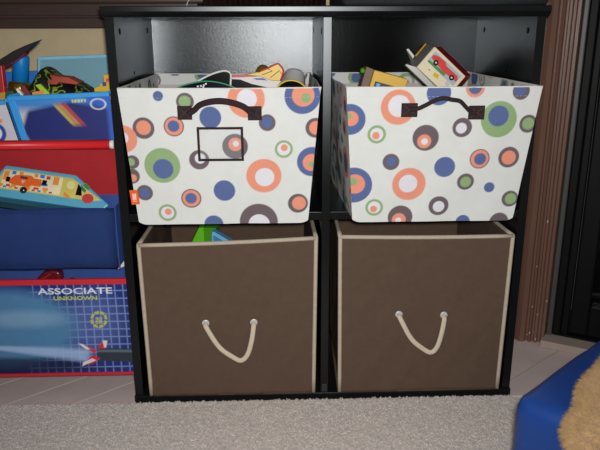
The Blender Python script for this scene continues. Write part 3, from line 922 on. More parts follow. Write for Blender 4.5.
# ================================================================ toys in the right dotted bin
g = thing('toy_box', 'mustard yellow plastic box leaning in the right dotted bin', 'toy', (0.09, 0.07, 0.45))
fx = Vector((0.1309, 0.0550, 0.5272)) - Vector((0.0775, 0.0550, 0.5416))
dn = Vector((fx.z, 0, -fx.x)).normalized() * 0.045
a = Vector((0.0775, 0.0550, 0.5416))
prismo('case', [a, a + fx, a + fx + dn, a + dn], (0, 0.03, 0), MUST, g, 0.0015)
fxn = fx.normalized()
dnn = dn.normalized()
prismo('window', [a + fxn * 0.006 + dnn * 0.016, a + fx - fxn * 0.004 + dnn * 0.016, a + fx - fxn * 0.004 + dn * 0.95, a + fxn * 0.006 + dn * 0.95], (0, -0.0012, 0), DGREY, g)
b = a + fxn * 0.009 + dnn * 0.018
prismo('sticker', [b, b + fxn * 0.006, b + fxn * 0.006 + dnn * 0.005, b + dnn * 0.005], (0, -0.0018, 0), LBLUE, g)
b = a + fxn * 0.019 + dnn * 0.02
prismo('sticker', [b, b + fxn * 0.005, b + fxn * 0.005 + dnn * 0.004, b + dnn * 0.004], (0, -0.0018, 0), TRED, g)
prismo('end_cap', [a - fxn * 0.0135 + dnn * -0.002, a - fxn * 0.0005 - dnn * 0.0005, a + dn - fxn * 0.0005, a + dn - fxn * 0.0135], (0, 0.032, 0), TAUPE, g, 0.0015)
bm = bmesh.new()
lathe(bm, [(0.0001, 0), (0.0036, 0.001), (0.0045, 0.004), (0.003, 0.0075), (0.0001, 0.009)], lookM((0.0598, 0.0600, 0.5362), (0, 0, 1)), 12)
tag(obj('toy_bead', bm, LIMED, None, True), 'small green bead beside the yellow box', 'bead')

g = thing('toy_camera', 'cream and maroon toy box with a red car picture sticking out of the bin', 'toy', (0.17, 0.07, 0.5))
TLc, LFc, RTc = Vector((0.1711, 0.0600, 0.5766)), Vector((0.1430, 0.0520, 0.5460)), Vector((0.2227, 0.0600, 0.5310))
ex = (RTc - TLc)
ey = (LFc - TLc)
nrm = ex.cross(ey).normalized()
if nrm.y > 0:
    nrm = -nrm


def fp(s, t_, off=0.0):
    return TLc + ex * s + ey * t_ + nrm * off


prismo('cream_face', [fp(0, 0), fp(1, 0), fp(1, 1), fp(0, 1)], nrm * -0.012, TCREAM, g, 0.0015)
prismo('maroon_back', [fp(-0.01, -0.03, -0.0115), fp(1.02, -0.03, -0.0115), fp(1.02, 0.98, -0.0115), fp(-0.01, 0.98, -0.0115)], nrm * -0.03 + Vector((0.024, 0.0, 0.004)), MAROON, g, 0.0015)
prismo('end_panel', [fp(-0.012, -0.04, -0.002), fp(-0.012, 1.0, -0.002), fp(-0.16, 1.06, -0.004), fp(-0.20, 0.10, -0.006)], nrm * -0.02, DGREY, g, 0.001)
prismo('orange_strip', [fp(-0.20, 0.12, -0.004), fp(-0.17, 0.14, -0.004), fp(-0.165, 0.72, -0.003), fp(-0.195, 0.72, -0.003)], nrm * -0.004, mat('toy_amber', (206, 140, 40), 0.5), g)
prismo('silver_flap', [(0.1260, 0.0550, 0.5721), (0.1291, 0.0550, 0.5735), (0.1389, 0.0550, 0.5624), (0.1367, 0.0550, 0.5586)], (0, 0.006, 0), SILVER, g)
prismo('hinge', [(0.1268, 0.0560, 0.5699), (0.1366, 0.0560, 0.5585), (0.1451, 0.0560, 0.5503), (0.1368, 0.0560, 0.5458), (0.1323, 0.0560, 0.5579)], (0, 0.005, 0), DGREY, g)
prismo('silver_plate', [(0.1217, 0.0450, 0.5483), (0.1251, 0.0450, 0.5510), (0.1407, 0.0450, 0.5464), (0.1809, 0.0450, 0.5084), (0.1701, 0.0450, 0.5054)], (0, 0.004, 0), SILVER, g, 0.0006)
tubeo('plate_rod', [(0.1219, 0.0430, 0.5493), (0.1712, 0.0430, 0.5055)], 0.0011, DGREY, g)
# picture sticker: pale ground, grass strip, small red car
prismo('sticker', [fp(0.08, 0.12, 0.0003), fp(0.92, 0.12, 0.0003), fp(0.92, 0.60, 0.0003), fp(0.08, 0.60, 0.0003)], nrm * 0.0003, mat('sticker_grey_blue', (176, 196, 206), 0.5), g)
prismo('grass', [fp(0.10, 0.50, 0.0007), fp(0.60, 0.46, 0.0007), fp(0.60, 0.58, 0.0007), fp(0.10, 0.59, 0.0007)], nrm * 0.0003, mat('sticker_green', (84, 150, 74), 0.5), g)
car = [fp(0.10, 0.40, 0.0008), fp(0.10, 0.26, 0.0008), fp(0.20, 0.18, 0.0008), fp(0.42, 0.15, 0.0008), fp(0.50, 0.24, 0.0008), fp(0.84, 0.22, 0.0008), fp(0.90, 0.30, 0.0008), fp(0.90, 0.42, 0.0008), fp(0.50, 0.47, 0.0008)]
prismo('picture_car', car, nrm * 0.0004, mat('sticker_red', (226, 72, 66), 0.5), g)
for s in (0.26, 0.76):
    M_ = lookM(fp(s, 0.42, 0.0012), nrm)
    bm = bmesh.new()
    lathe(bm, [(0.0001, 0), (0.0042, 0), (0.0042, 0.0004), (0.0001, 0.0004)], M_, 16)
    wl = obj('picture_wheel', bm, TBLK, g)
    bm = bmesh.new()
    lathe(bm, [(0.0001, 0.0004), (0.0018, 0.0004), (0.0018, 0.0007), (0.0001, 0.0007)], M_, 12)
    obj('hub', bm, TGREY, wl)
prismo('yellow_mark', [fp(0.38, 0.70, 0.0003), fp(0.50, 0.66, 0.0003), fp(0.54, 0.80, 0.0003), fp(0.40, 0.84, 0.0003)], nrm * 0.0004, TYEL, g)
prismo('blue_mark', [fp(0.80, 0.78, 0.0003), fp(0.88, 0.76, 0.0003), fp(0.90, 0.86, 0.0003), fp(0.82, 0.88, 0.0003)], nrm * 0.0004, LBLUE, g)
bm = bmesh.new()
lathe(bm, [(0.0016, 0), (0.0042, 0), (0.0042, 0.0006), (0.0016, 0.0006)], lookM(fp(0.78, 0.67, 0.0003), nrm), 16)
obj('dial', bm, TGREY, g)
prismo('black_mark', [fp(0.22, 0.77, 0.0003), fp(0.26, 0.75, 0.0003), fp(0.28, 0.79, 0.0003)], nrm * 0.0004, TBLK, g)

# ================================================================ toy organiser on the left
XR, XL = -0.3208, -0.78
og = thing('toy_organizer', 'red and navy fabric toy organizer beside the black shelf', 'organizer', (-0.55, 0.1, 0.0))
boxo('red_panel', (XL, 0.070, 0.3435), (XR - 0.006, 0.073, 0.45), REDF, og)
boxo('navy_panel', (XL, 0.074, 0.03), (XR + 0.002, 0.077, 0.352), NAVYF, og)
tubeo('red_rail', [(XL - 0.02, 0.010, 0.4365), (XR - 0.006, 0.010, 0.4365)], 0.0066, REDT, og, 16)
tubeo('rail_cap', [(XR - 0.0058, 0.010, 0.4365), (XR - 0.0005, 0.010, 0.4365)], 0.0068, WHITE, og, 16)
tubeo('rear_rail', [(XL - 0.02, 0.20, 0.40), (XR - 0.006, 0.20, 0.40)], 0.0066, REDT, og, 16)
# legs of the frame stand at both ends
for X in (XL - 0.025,):
    tubeo('post', [(X, 0.02, 0.0), (X, 0.02, 0.47)], 0.009, NAVYF, og, 12)
    tubeo('post', [(X, 0.24, 0.0), (X, 0.24, 0.60)], 0.009, NAVYF, og, 12)
tubeo('post', [(XR - 0.008, 0.24, 0.0), (XR - 0.008, 0.24, 0.40)], 0.009, NAVYF, og, 12)
# upper pocket: a sewn navy sling, front and right gusset
bm = bmesh.new()
fz = [(0.3355, 0.004), (0.328, 0.0), (0.30, -0.004), (0.26, -0.004), (0.240, 0.0), (0.233, 0.008), (0.231, 0.03), (0.235, 0.072)]
rows = []
for i in range(31):
    x = XL + (XR - 0.0095 - XL) * i / 30
    rows.append([bm.verts.new((x, y + 0.012 + 0.0012 * math.sin(i * 0.9) * (z > 0.25), z + 0.0008 * math.sin(i * 0.55))) for z, y in fz])
for a, b in zip(rows[:-1], rows[1:]):
    for k in range(len(fz) - 1):
        bm.faces.new((a[k], b[k], b[k + 1], a[k + 1]))
bmesh.ops.solidify(bm, geom=bm.faces[:], thickness=0.002)
pk = obj('upper_pocket', bm, NAVYF, og, True)
prismo('pocket_side', [(XR - 0.0095, 0.016, 0.336), (XR - 0.002, 0.072, 0.345), (XR - 0.002, 0.072, 0.236), (XR - 0.0095, 0.014, 0.234)], (0.0015, 0, 0), NAVYF, og)
for z, y in ((0.3295, 0.0088), (0.2425, 0.0085)):
    bm = bmesh.new()
    for i in range(120):
        x = XL + 0.01 + i * 0.0036
        if x < XR - 0.018:
            box(bm, (x, y, z), (x + 0.0022, y + 0.0012, z + 0.0007))
    obj('stitching', bm, STITCH, pk)
prismo('corner_tab', [(XR - 0.0115, 0.0135, 0.2345), (XR - 0.003, 0.0215, 0.236), (XR - 0.003, 0.0215, 0.245)], (0, 0.002, 0), WHITE, pk)
prismo('corner_tab', [(XR - 0.0125, 0.0125, 0.2345), (XR - 0.009, 0.0165, 0.2345), (XR - 0.008, 0.0175, 0.2405)], (0, 0.001, 0), REDB, pk)

# lower pocket front with its print (grid, rocket, emblem, lettering)
PX0, PX1, PZ0, PZ1, PY = XL, XR + 0.0013, 0.0475, 0.2095, 0.018


def lower_print(s, t_, P):
    tz, sx = (P[..., 2] - 0.0475) / 0.162, (P[..., 0] + 0.52) / 0.197
    a = (1 - sx) * (15.1 - 12.7 * tz) + sx * (133.1 - 7.5 * tz)
    b = (1 - sx) * (374 - 89.7 * tz) + sx * (371.8 - 89.3 * tz)
    c = np.broadcast_to(np.array(lin((34, 52, 130))), a.shape + (3,)).copy()
    soft = lambda d, w_: np.clip(d / w_ + 0.5, 0, 1)
    # plain blue field where the picture sits, blending into the grid
    c = mixc(c, lin((92, 110, 176)), 0.75 * soft(28 - np.hypot(a - 92, (b - 322) * 1.0), 26))
    gx = np.abs((a - 0.09 * (b - 330) + 0.6) % 8.2 - 4.1)
    gy = np.abs((b + 0.02 * a) % 7.6 - 3.8)
    g_ = np.maximum(soft(0.5 - gx, 0.9), soft(0.5 - gy, 0.9)) * soft(a - 30, 8)
    c = mixc(c, lin((150, 178, 226)), 0.7 * g_)
    blob = soft(1 - np.hypot((a - 5) / 70, (b - 328) / 38), 0.3)
    c = mixc(c, lin((84, 136, 180)), blob)
    c = mixc(c, lin((24, 34, 62)), 0.8 * soft(1 - np.hypot((a - 5) / 85, (b - 366) / 9), 0.5))
    c = mixc(c, lin((150, 186, 216)), 0.5 * blob * soft(1 - np.hypot((a - 25) / 40, (b - 318) / 8), 0.9))
    # exhaust streak behind the rocket
    st = soft(1 - np.abs(b - (347 + 0.09 * a)) / (2.2 + 4.5 * np.clip(a / 90, 0, 1)), 0.9) * soft(90 - a, 10)
    c = mixc(c, lin((176, 206, 248)), 0.75 * st)
    # yellow emblem
    d = np.hypot(a - 98.5, b - 319)
    c = mixc(c, lin((206, 210, 70)), 0.85 * soft(1.3 - np.abs(d - 7.2), 0.8) * ((np.arctan2(b - 319, a - 98.5) * 4 % 3.14) > 0.6))
    c = mixc(c, lin((206, 210, 70)), 0.8 * soft(3.4 - np.maximum(np.abs(a - 98.5), np.abs(b - 320)), 1) * ((a.astype(int) + b.astype(int)) % 3 > 0))
    # rocket body
    body_ = soft(6.6 - np.abs(b - 354.2 - 0.02 * (a - 100)), 1) * soft(a - 96 - 0.5 * np.abs(b - 354), 2)
    sh_ = np.clip(1 - np.abs(b - 351) / 8, 0, 1)
    c = mixc(c, lin((52, 62, 72)), body_)
    c = mixc(c, lin((108, 124, 134)), body_ * soft(1.2 - np.abs(b - 350.5), 1.4) * 0.8)

    def tri(p, col_, c):
        m_ = np.ones_like(a)
        n_ = len(p)
        sg = 1 if sum((p[(i + 1) % n_][0] - p[i][0]) * (p[(i + 1) % n_][1] + p[i][1]) for i in range(n_)) < 0 else -1
        for i in range(n_):
            (x0_, y0_), (x1_, y1_) = p[i], p[(i + 1) % n_]
            L_ = math.hypot(x1_ - x0_, y1_ - y0_)
            m_ = np.minimum(m_, soft(sg * ((x1_ - x0_) * (b - y0_) - (y1_ - y0_) * (a - x0_)) / L_, 0.8))
        return mixc(c, lin(col_), m_)
    c = tri([(98, 348), (102, 340), (105, 341), (105, 348)], (222, 52, 60), c)
    c = tri([(102, 340), (107, 340), (106, 347), (104, 347)], (236, 230, 232), c)
    c = tri([(78, 343), (84, 345), (97, 350), (94, 353)], (226, 52, 60), c)
    c = tri([(78, 343), (82, 343.5), (90, 349), (86, 349)], (240, 236, 240), c)
    c = tri([(83, 363), (92, 355), (100, 358), (92, 364)], (214, 44, 56), c)
    c = tri([(82, 366), (83, 362), (92, 358), (96, 360)], (236, 226, 230), c)
    return c


me = paint_mesh('lower_pocket', [(lambda s, t_: np.stack([PX0 + (PX1 - PX0) * s, PY + 0.0015 * np.sin(9 * s) * np.sin(np.pi * t_), PZ0 + (PZ1 - PZ0) * t_], -1), 420, 200, lower_print),
                                 (lambda s, t_: np.stack([PX1 + 0 * s, PY + 0.055 * s, PZ0 + (PZ1 - PZ0) * t_], -1), 4, 4, lambda s, t_, P: np.broadcast_to(np.array(lin((38, 56, 120))), P.shape)),
                                 (lambda s, t_: np.stack([PX0 + (PX1 - PX0) * s, PY + 0.003 + 0.056 * t_, PZ0 + 0 * s + 0.001], -1), 4, 4, lambda s, t_, P: np.broadcast_to(np.array(lin((38, 56, 120))), P.shape))])
lp = finish('lower_pocket', me, PRINT, og, True)
boxo('red_binding', (PX0, PY - 0.003, PZ1 - 0.002), (PX1 + 0.0005, PY + 0.003, PZ1 + 0.0075), REDB, lp, 0.001)
boxo('red_binding', (PX0, PY - 0.003, PZ0 - 0.004), (PX1 + 0.0005, PY + 0.003, PZ0 + 0.001), REDB, lp, 0.001)


xa, _, za = (-0.4649, 0.0165, 0.1913)
xb, _, zb_ = (-0.3451, 0.0165, 0.2023)
text_mesh('ASSOCIATE', xa, xb, za, zb_, PY - 0.0018, mat('lettering_white', (226, 230, 244), 0.5), lp, 'lettering')
xa, _, za = (-0.4404, 0.0165, 0.1807)
xb, _, zb_ = (-0.3705, 0.0165, 0.1880)
text_mesh('UNKNOWN', xa, xb, za, zb_, PY - 0.0018, mat('lettering_yellow', (198, 208, 40), 0.5), lp, 'lettering')

# dark red toy in the lower pocket
bm = bmesh.new()
pts = [(-0.4825, 0.0500, 0.1948), (-0.4761, 0.0500, 0.2072), (-0.4635, 0.0500, 0.2176), (-0.4501, 0.0500, 0.2201), (-0.4389, 0.0500, 0.2173), (-0.4359, 0.0500, 0.2066), (-0.4397, 0.0500, 0.1941), (-0.4426, 0.0500, 0.1671), (-0.4856, 0.0500, 0.1679)]
prism(bm, pts, (0, 0.02, 0), 0.004, 3)
g = thing('toy_car', 'dark red glossy plastic toy in the lower pocket', 'toy', (-0.46, 0.05, 0.19))
obj('body', bm, DRED, g)
prismo('painted_highlight', [(-0.4710, 0.0490, 0.2057), (-0.4536, 0.0490, 0.2152), (-0.4522, 0.0490, 0.2125), (-0.4682, 0.0490, 0.2021)], (0, 0.004, 0), mat('dark_red_highlight', (150, 40, 50), 0.3), g, 0.0004)  # lighter red strip, a highlight painted onto the glossy body
prismo('fender', [(-0.4291, 0.0490, 0.1979), (-0.4235, 0.0490, 0.2041), (-0.4154, 0.0490, 0.2031), (-0.4112, 0.0490, 0.1959), (-0.4140, 0.0490, 0.1671), (-0.4422, 0.0490, 0.1675)], (0, 0.012, 0), DRED, g, 0.002)

# ---------------------------------------------------------------- tin case lying in the upper pocket
g = thing('tin_case', 'light blue tin case with yellow and orange pictures in the navy pocket', 'tin case', (-0.43, 0.04, 0.25))
A_, B_, C_ = Vector((-0.5032, 0.0520, 0.3979)), Vector((-0.3954, 0.0520, 0.3807)), Vector((-0.5071, 0.0240, 0.3553))
exx = (B_ - A_)
Lx = exx.length
exx = exx / Lx
eyy = (C_ - A_)
eyy = (eyy - exx * eyy.dot(exx))
Ly = eyy.length
eyy = eyy / Ly
nn = exx.cross(eyy)
if nn.y > 0:
    nn = -nn


def tf(u, v, off=0.0):
    return A_ + exx * u + eyy * (v * VS) + nn * off


RX = Lx + 0.060
VS = Ly / 0.0505
out_ = [(0, 0), (Lx, 0), (RX, 0.041), (RX - 0.010, 0.052), (-0.022, 0.052), (-0.016, 0.030)]
prismo('case', [tf(u, v) for u, v in out_], nn * -0.032, TINB, g, 0.002)
# recessed printed face
inn = [(0.002, 0.0065), (Lx - 0.004, 0.0065), (RX - 0.013, 0.036), (RX - 0.028, 0.039), (-0.010, 0.039), (-0.008, 0.028)]
prismo('printed_face', [tf(u, v, 0.0002) for u, v in inn], nn * 0.0004, mat('tin_yellow', (216, 200, 104), 0.4), g)


def patch(name, u, v, w_, h_, m, off=0.0007, skew=0.0):
    v, h_ = v * 0.9, h_ * 0.9
    return prismo(name, [tf(u, v, off), tf(u + w_, v, off), tf(u + w_ + skew, v + h_, off), tf(u + skew, v + h_, off)], nn * 0.0003, m, g)


TPB = mat('tin_print_blue', (52, 128, 206), 0.45)
TPO = mat('tin_print_orange', (238, 150, 60), 0.45)
TPC = mat('tin_print_cream', (236, 226, 186), 0.45)
TPR = mat('tin_print_red', (206, 60, 56), 0.45)
patch('cream_ground', 0.000, 0.009, Lx - 0.018, 0.032, TPC, 0.0006)
for q in range(9):
    patch('picture_patch', 0.004 + q * 0.0088, 0.0375, 0.005, 0.003, (TPB, TPO, TPR)[q % 3], 0.0009)
patch('orange_patch', 0.001, 0.010, 0.008, 0.017, TPO)
for i, (u, v, w_, h_, m) in enumerate(((0.013, 0.009, 0.006, 0.006, TPB), (0.024, 0.009, 0.006, 0.005, TPO), (0.047, 0.009, 0.006, 0.006, TPO), (0.056, 0.009, 0.007, 0.006, TPB), (0.066, 0.010, 0.006, 0.006, TPR), (0.058, 0.024, 0.012, 0.005, TPB), (0.064, 0.032, 0.008, 0.005, TPO), (0.050, 0.033, 0.008, 0.004, TPR), (0.038, 0.033, 0.007, 0.005, TPO), (0.016, 0.033, 0.007, 0.005, TPO), (0.008, 0.034, 0.006, 0.004, TPR), (-0.004, 0.034, 0.007, 0.005, TPO))):
    patch('picture_patch', u, v, w_, h_, m, 0.0010)
patch('orange_patch', 0.077, 0.009, 0.009, 0.015, TPO)
# plain orange shape in the middle of the lid
prismo('orange_shape', [tf(u, v, 0.0011) for u, v in ((0.012, 0.022), (0.018, 0.015), (0.026, 0.013), (0.043, 0.012), (0.048, 0.016), (0.060, 0.016), (0.060, 0.028), (0.046, 0.028), (0.042, 0.031), (0.026, 0.031), (0.012, 0.029))], nn * 0.0006, TORNG, g)
patch('emblem', 0.027, 0.017, 0.011, 0.004, mat('tin_print_violet', (84, 40, 84), 0.45), 0.0018)
prismo('emblem', [tf(0.029, 0.0215, 0.0018), tf(0.036, 0.0215, 0.0018), tf(0.0325, 0.0275, 0.0018)], nn * 0.0003, mat('tin_print_pale', (220, 190, 180), 0.45), g)
patch('black_block', 0.006, 0.021, 0.006, 0.009, TBLK, 0.0011)
patch('black_block', 0.061, 0.018, 0.007, 0.009, TBLK, 0.0011)
prismo('cream_disc', [tf(Lx - 0.004 + 0.0065 * math.cos(k / 14 * 2 * math.pi), 0.018 + 0.007 * math.sin(k / 14 * 2 * math.pi), 0.0008) for k in range(14)], nn * 0.0003, mat('tin_print_pale_yellow', (232, 226, 150), 0.45), g)
prismo('orange_patch', [tf(Lx - 0.012, 0.030, 0.0009), tf(Lx - 0.002, 0.036, 0.0009), tf(Lx - 0.001, 0.041, 0.0009), tf(Lx - 0.012, 0.037, 0.0009)], nn * 0.0003, TPO, g)
prismo('black_block', [tf(Lx + 0.007, 0.014, 0.0009), tf(Lx + 0.013, 0.020, 0.0009), tf(Lx + 0.016, 0.033, 0.0009), tf(Lx + 0.006, 0.033, 0.0009)], nn * 0.0003, TBLK, g)
prismo('green_patch', [tf(Lx + 0.011, 0.015, 0.0009), tf(Lx + 0.021, 0.023, 0.0009), tf(Lx + 0.020, 0.028, 0.0009), tf(Lx + 0.014, 0.024, 0.0009)], nn * 0.0003, mat('tin_print_green', (40, 130, 90), 0.45), g)
prismo('red_disc', [tf(Lx + 0.026 + 0.009 * math.cos(k / 16 * 2 * math.pi), 0.036 + 0.008 * math.sin(k / 16 * 2 * math.pi), 0.0010) for k in range(16)], nn * 0.0003, TPR, g)
prismo('green_corner', [tf(Lx + 0.018, 0.011, 0.0002), tf(Lx + 0.026, 0.0165, 0.0002), tf(Lx + 0.0235, 0.0235, 0.0002), tf(Lx + 0.014, 0.0155, 0.0002)], nn * 0.0003, mat('tin_green', (70, 140, 80), 0.45), g)
bm = bmesh.new()
lathe(bm, [(0.0001, 0), (0.0052, 0.0), (0.0056, 0.002), (0.004, 0.0045), (0.0001, 0.0055)], lookM(tf(0.036, 0.037, 0.0), nn), 18)
obj('clasp', bm, mat('clasp_metal', (90, 84, 84), 0.2, 0.5, 0.3, 300, metal=0.8), g, True)
prismo('tin_base', [tf(u, v, -0.0325) for u, v in ((-0.02, 0.03), (RX - 0.006, 0.043), (RX - 0.012, 0.060), (-0.02, 0.060))], nn * -0.008, TEAL, g, 0.001)

# ================================================================ printed fabric boxes on top of the organiser
def cloth_box(label, x0, x1, xb0, xb1, zt0, zt1, fcol, zb=0.4445):
    """front top corners (x0,zt0)-(x1,zt1), front bottom xb0-xb1"""
    yf, yk = 0.002, 0.19
    th = thing('toy_bin', label, 'toy bin', ((x0 + x1) / 2, 0.1, zb), 'printed toy bins on the organizer')

    def Pf(s, t_):
        return np.stack([(xb0 * (1 - s) + xb1 * s) * (1 - t_) + (x0 * (1 - s) + x1 * s) * t_, yf + 0.004 * (1 - t_) - 0.002 * np.sin(np.pi * s), zb + (zt0 * (1 - s) + zt1 * s - zb) * t_], -1)
    blue = lambda s, t_, P: np.broadcast_to(np.array(lin((58, 150, 220))), P.shape)
    me_ = paint_mesh('body', [(Pf, 150, 70, fcol),
                              (lambda s, t_: np.stack([(xb0 * (1 - t_) + x0 * t_) + 0 * s, yf + 0.006 + (yk - yf) * s, zb + (zt0 - zb) * t_], -1), 4, 4, blue),
                              (lambda s, t_: np.stack([(xb1 * (1 - t_) + x1 * t_) + 0 * s, yf + 0.006 + (yk - yf) * s, zb + (zt1 - zb) * t_], -1), 4, 4, blue),
                              (lambda s, t_: np.stack([xb0 * (1 - s) + xb1 * s, yk + 0 * s, zb + (zt0 - zb) * t_], -1), 4, 4, blue),
                              (lambda s, t_: np.stack([xb0 * (1 - s) + xb1 * s, yf + 0.006 + (yk - yf) * t_, zb + 0.0005 + 0 * s], -1), 4, 4, blue)])
    finish('body', me_, PRINT, th, True)
    bm_ = bmesh.new()
    prism(bm_, [(x0 - 0.002, yf - 0.004, zt0 - 0.0055), (x1, yf - 0.004, zt1 - 0.0055), (x1, yf - 0.004, zt1 + 0.0015), (x0 - 0.002, yf - 0.004, zt0 + 0.0015)], (0, 0.008, 0), 0.001)
    obj('rim_binding', bm_, SKYB, th)
    bm_ = bmesh.new()
    prism(bm_, [(x0 - 0.003, yf - 0.003, zt0), (x0 + 0.008, yf - 0.003, zt0), (xb0 + 0.006, yf + 0.0015, zb), (xb0 - 0.004, yf + 0.0015, zb)], (0, 0.006, 0), 0.001)
    obj('side_binding', bm_, SKYB, th)
    for (xa_, xb_, za_) in ((x0, xb0, zt0), (x1, xb1, zt1)):
        tubeo('rim_binding', [(xa_, yf + 0.002, za_), (xa_, yk, za_)], 0.003, SKYB, th)
    return th


def upper_print(s, t_, P):
    # plain stand-in picture: pale ground left, navy shape with a warm band, blue right
    a = 18 + (P[..., 0] + 0.468) / 0.00152
    b = 142 - (P[..., 2] - 0.4445) / 0.00140
    soft = lambda d, w_: np.clip(d / w_ + 0.5, 0, 1)
    c = np.broadcast_to(np.array(lin((196, 196, 204))), a.shape + (3,)).copy()
    c = mixc(c, lin((70, 140, 214)), soft(108 - b + 0.05 * a, 10))
    c = mixc(c, lin((52, 100, 196)), soft(a - 92, 10))
    c = mixc(c, lin((226, 200, 150)), 0.6 * soft(1 - np.hypot((a - 30) / 14, (b - 130) / 9), 0.5))
    nv = soft(a - 28 - 0.4 * np.abs(b - 130), 4) * soft(112 - a, 4) * soft(b - 101 - 0.22 * np.abs(a - 78), 5) * soft(143 - b, 3)
    c = mixc(c, lin((40, 48, 116)), nv)
    u = (a - 50) - 0.75 * (b - 99)
    for u0, col_ in ((9.0, (206, 186, 80)), (13.5, (216, 150, 70)), (18.0, (190, 76, 70))):
        c = mixc(c, lin(col_), 0.8 * soft(2.2 - np.abs(u - u0), 1.5) * soft(126 - b, 5) * nv)
    sw = np.abs(np.hypot((a - 104), (b - 104) * 1.3) - 7)
    c = mixc(c, lin((220, 228, 240)), 0.8 * soft(0.9 - sw, 1))
    c = mixc(c, lin((226, 222, 130)), 0.8 * soft(1.6 - np.abs(b - 100.5 + 0.05 * (a - 85)), 1) * soft(7 - np.abs(a - 86), 2) * ((a * 1.0) % 3 > 0.8))
    return c


def other_print(s, t_, P):
    a = 18 + (P[..., 0] + 0.468) / 0.00152
    b = 142 - (P[..., 2] - 0.4445) / 0.00140
    soft = lambda d, w_: np.clip(d / w_ + 0.5, 0, 1)
    c = np.broadcast_to(np.array(lin((206, 202, 212))), a.shape + (3,)).copy()
    d = np.hypot(a - 0, b - 134)
    c = mixc(c, lin((40, 80, 160)), soft(12 - d, 1))
    c = mixc(c, lin((226, 228, 236)), soft(8 - d, 1))
    c = mixc(c, lin((40, 90, 170)), soft(4.5 - d, 1))
    c = mixc(c, lin((230, 150, 60)), soft(2 - np.abs(b - 122.5 + 0.15 * a), 1) * soft(10 - a, 2))
    c = mixc(c, lin((214, 70, 70)), soft(2 - np.abs(b - 118), 1) * soft(3 - a, 2))
    return c


cloth_box('sky blue edged toy bin with a navy picture beside the black shelf', -0.465, -0.3192, -0.452, -0.3192, 0.5085, 0.5145, upper_print)
cloth_box('sky blue edged toy bin with a pale wheel picture at the left edge', -0.640, -0.4725, -0.630, -0.4615, 0.500, 0.503, other_print)

# ---------------------------------------------------------------- things in those boxes
g = thing('blue_folder', 'pale blue card folder standing upright behind the toys', 'folder', (-0.42, 0.165, 0.45))
prismo('card', [(-0.4726, 0.1650, 0.5576), (-0.3502, 0.1650, 0.5612), (-0.3576, 0.1650, 0.4730), (-0.4822, 0.1650, 0.4738)], (0, 0.010, 0), PALEB, g, 0.001)
prismo('edge_band', [(-0.4727, 0.1630, 0.5585), (-0.3497, 0.1630, 0.5621), (-0.3500, 0.1630, 0.5577), (-0.4691, 0.1630, 0.5536), (-0.4782, 0.1630, 0.4740), (-0.4824, 0.1630, 0.4740)], (0, 0.014, 0), mat('folder_edge', (132, 200, 232), 0.5), g)
tag_prism('blue_tray', 'flat blue plastic tray behind the blue tube', 'tray', [(-0.5871, 0.1600, 0.5323), (-0.4759, 0.1600, 0.5359), (-0.4834, 0.1600, 0.4710), (-0.5958, 0.1600, 0.4717)], (0, 0.012, 0), mat('tray_blue', (40, 118, 206), 0.5, 0.4), 0.001)

g = thing('toy_can', 'bright blue tube with a brass foot in the toy bin', 'toy', (-0.49, 0.1, 0.47))
axis = Vector((-0.4801, 0.1100, 0.5631)) - Vector((-0.4867, 0.1100, 0.5218))
M_ = lookM((-0.4867, 0.1100, 0.5218), axis)
bm = bmesh.new()
lathe(bm, [(0.0125, 0.0), (0.0125, axis.length * 0.93), (0.0115, axis.length * 0.985), (0.0095, axis.length)], M_, 24)
obj('tube', bm, CANB, g, True)
bm = bmesh.new()
lathe(bm, [(0.006, -0.028), (0.013, -0.024), (0.0185, -0.012), (0.0175, -0.002), (0.0128, 0.001)], M_, 24)
obj('foot', bm, BRASS, g, True)

g = thing('toy_glider', 'black flat blade shaped toy tilted over the blue tube', 'toy', (-0.5, 0.08, 0.5))
prismo('blade', [(-0.5480, 0.0850, 0.5225), (-0.5079, 0.0850, 0.5567), (-0.4830, 0.0850, 0.5709), (-0.4636, 0.0850, 0.5791), (-0.4451, 0.0850, 0.5855), (-0.4616, 0.0850, 0.5709), (-0.4850, 0.0850, 0.5551), (-0.5000, 0.0850, 0.5460), (-0.5409, 0.0850, 0.5178)], (0.004, 0.018, 0.003), mat('blade_black', (34, 32, 28), 0.5, 0.4), g, 0.0008)
prismo('red_underside', [(-0.5013, 0.0880, 0.5454), (-0.4862, 0.0880, 0.5545), (-0.4660, 0.0880, 0.5684), (-0.4646, 0.0880, 0.5675), (-0.4864, 0.0880, 0.5530), (-0.5015, 0.0880, 0.5439)], (0.002, 0.012, 0), MAROON, g)
tag_prism('red_block', 'tall red plastic piece at the left edge of the toy bin', 'toy', [(-0.5181, 0.0700, 0.5492), (-0.4975, 0.0700, 0.5499), (-0.4980, 0.0700, 0.5051), (-0.5009, 0.0700, 0.4819), (-0.5272, 0.0700, 0.4821)], (0, 0.014, 0), TRED, 0.001)

# cap with a lime pattern lying in the box
CAPM = ramp_mat('cap_pattern', [(0.0, (13, 13, 14)), (0.53, (132, 160, 36)), (0.575, (24, 44, 26)), (0.61, (13, 13, 14))], 46, 0.6)
g = thing('patterned_cap', 'black cap with lime green flame pattern in the toy bin', 'cap', (-0.41, 0.09, 0.46))
cpts = [(28, 93), (33, 86), (37, 78), (41, 70.5), (46, 67), (52, 69), (58, 74), (66, 77), (76, 80), (86, 86), (94, 93)]
ring = smooth_path([(-0.4730, 0.0900, 0.5030), (-0.4602, 0.0900, 0.5186), (-0.4508, 0.0900, 0.5325), (-0.4441, 0.0900, 0.5432), (-0.4359, 0.0900, 0.5470), (-0.4278, 0.0900, 0.5431), (-0.4192, 0.0900, 0.5354), (-0.4072, 0.0900, 0.5307), (-0.3920, 0.0900, 0.5260), (-0.3772, 0.0900, 0.5166), (-0.3626, 0.0900, 0.5040)], 4)
zfl = 0.488
bm = bmesh.new()
rows = []
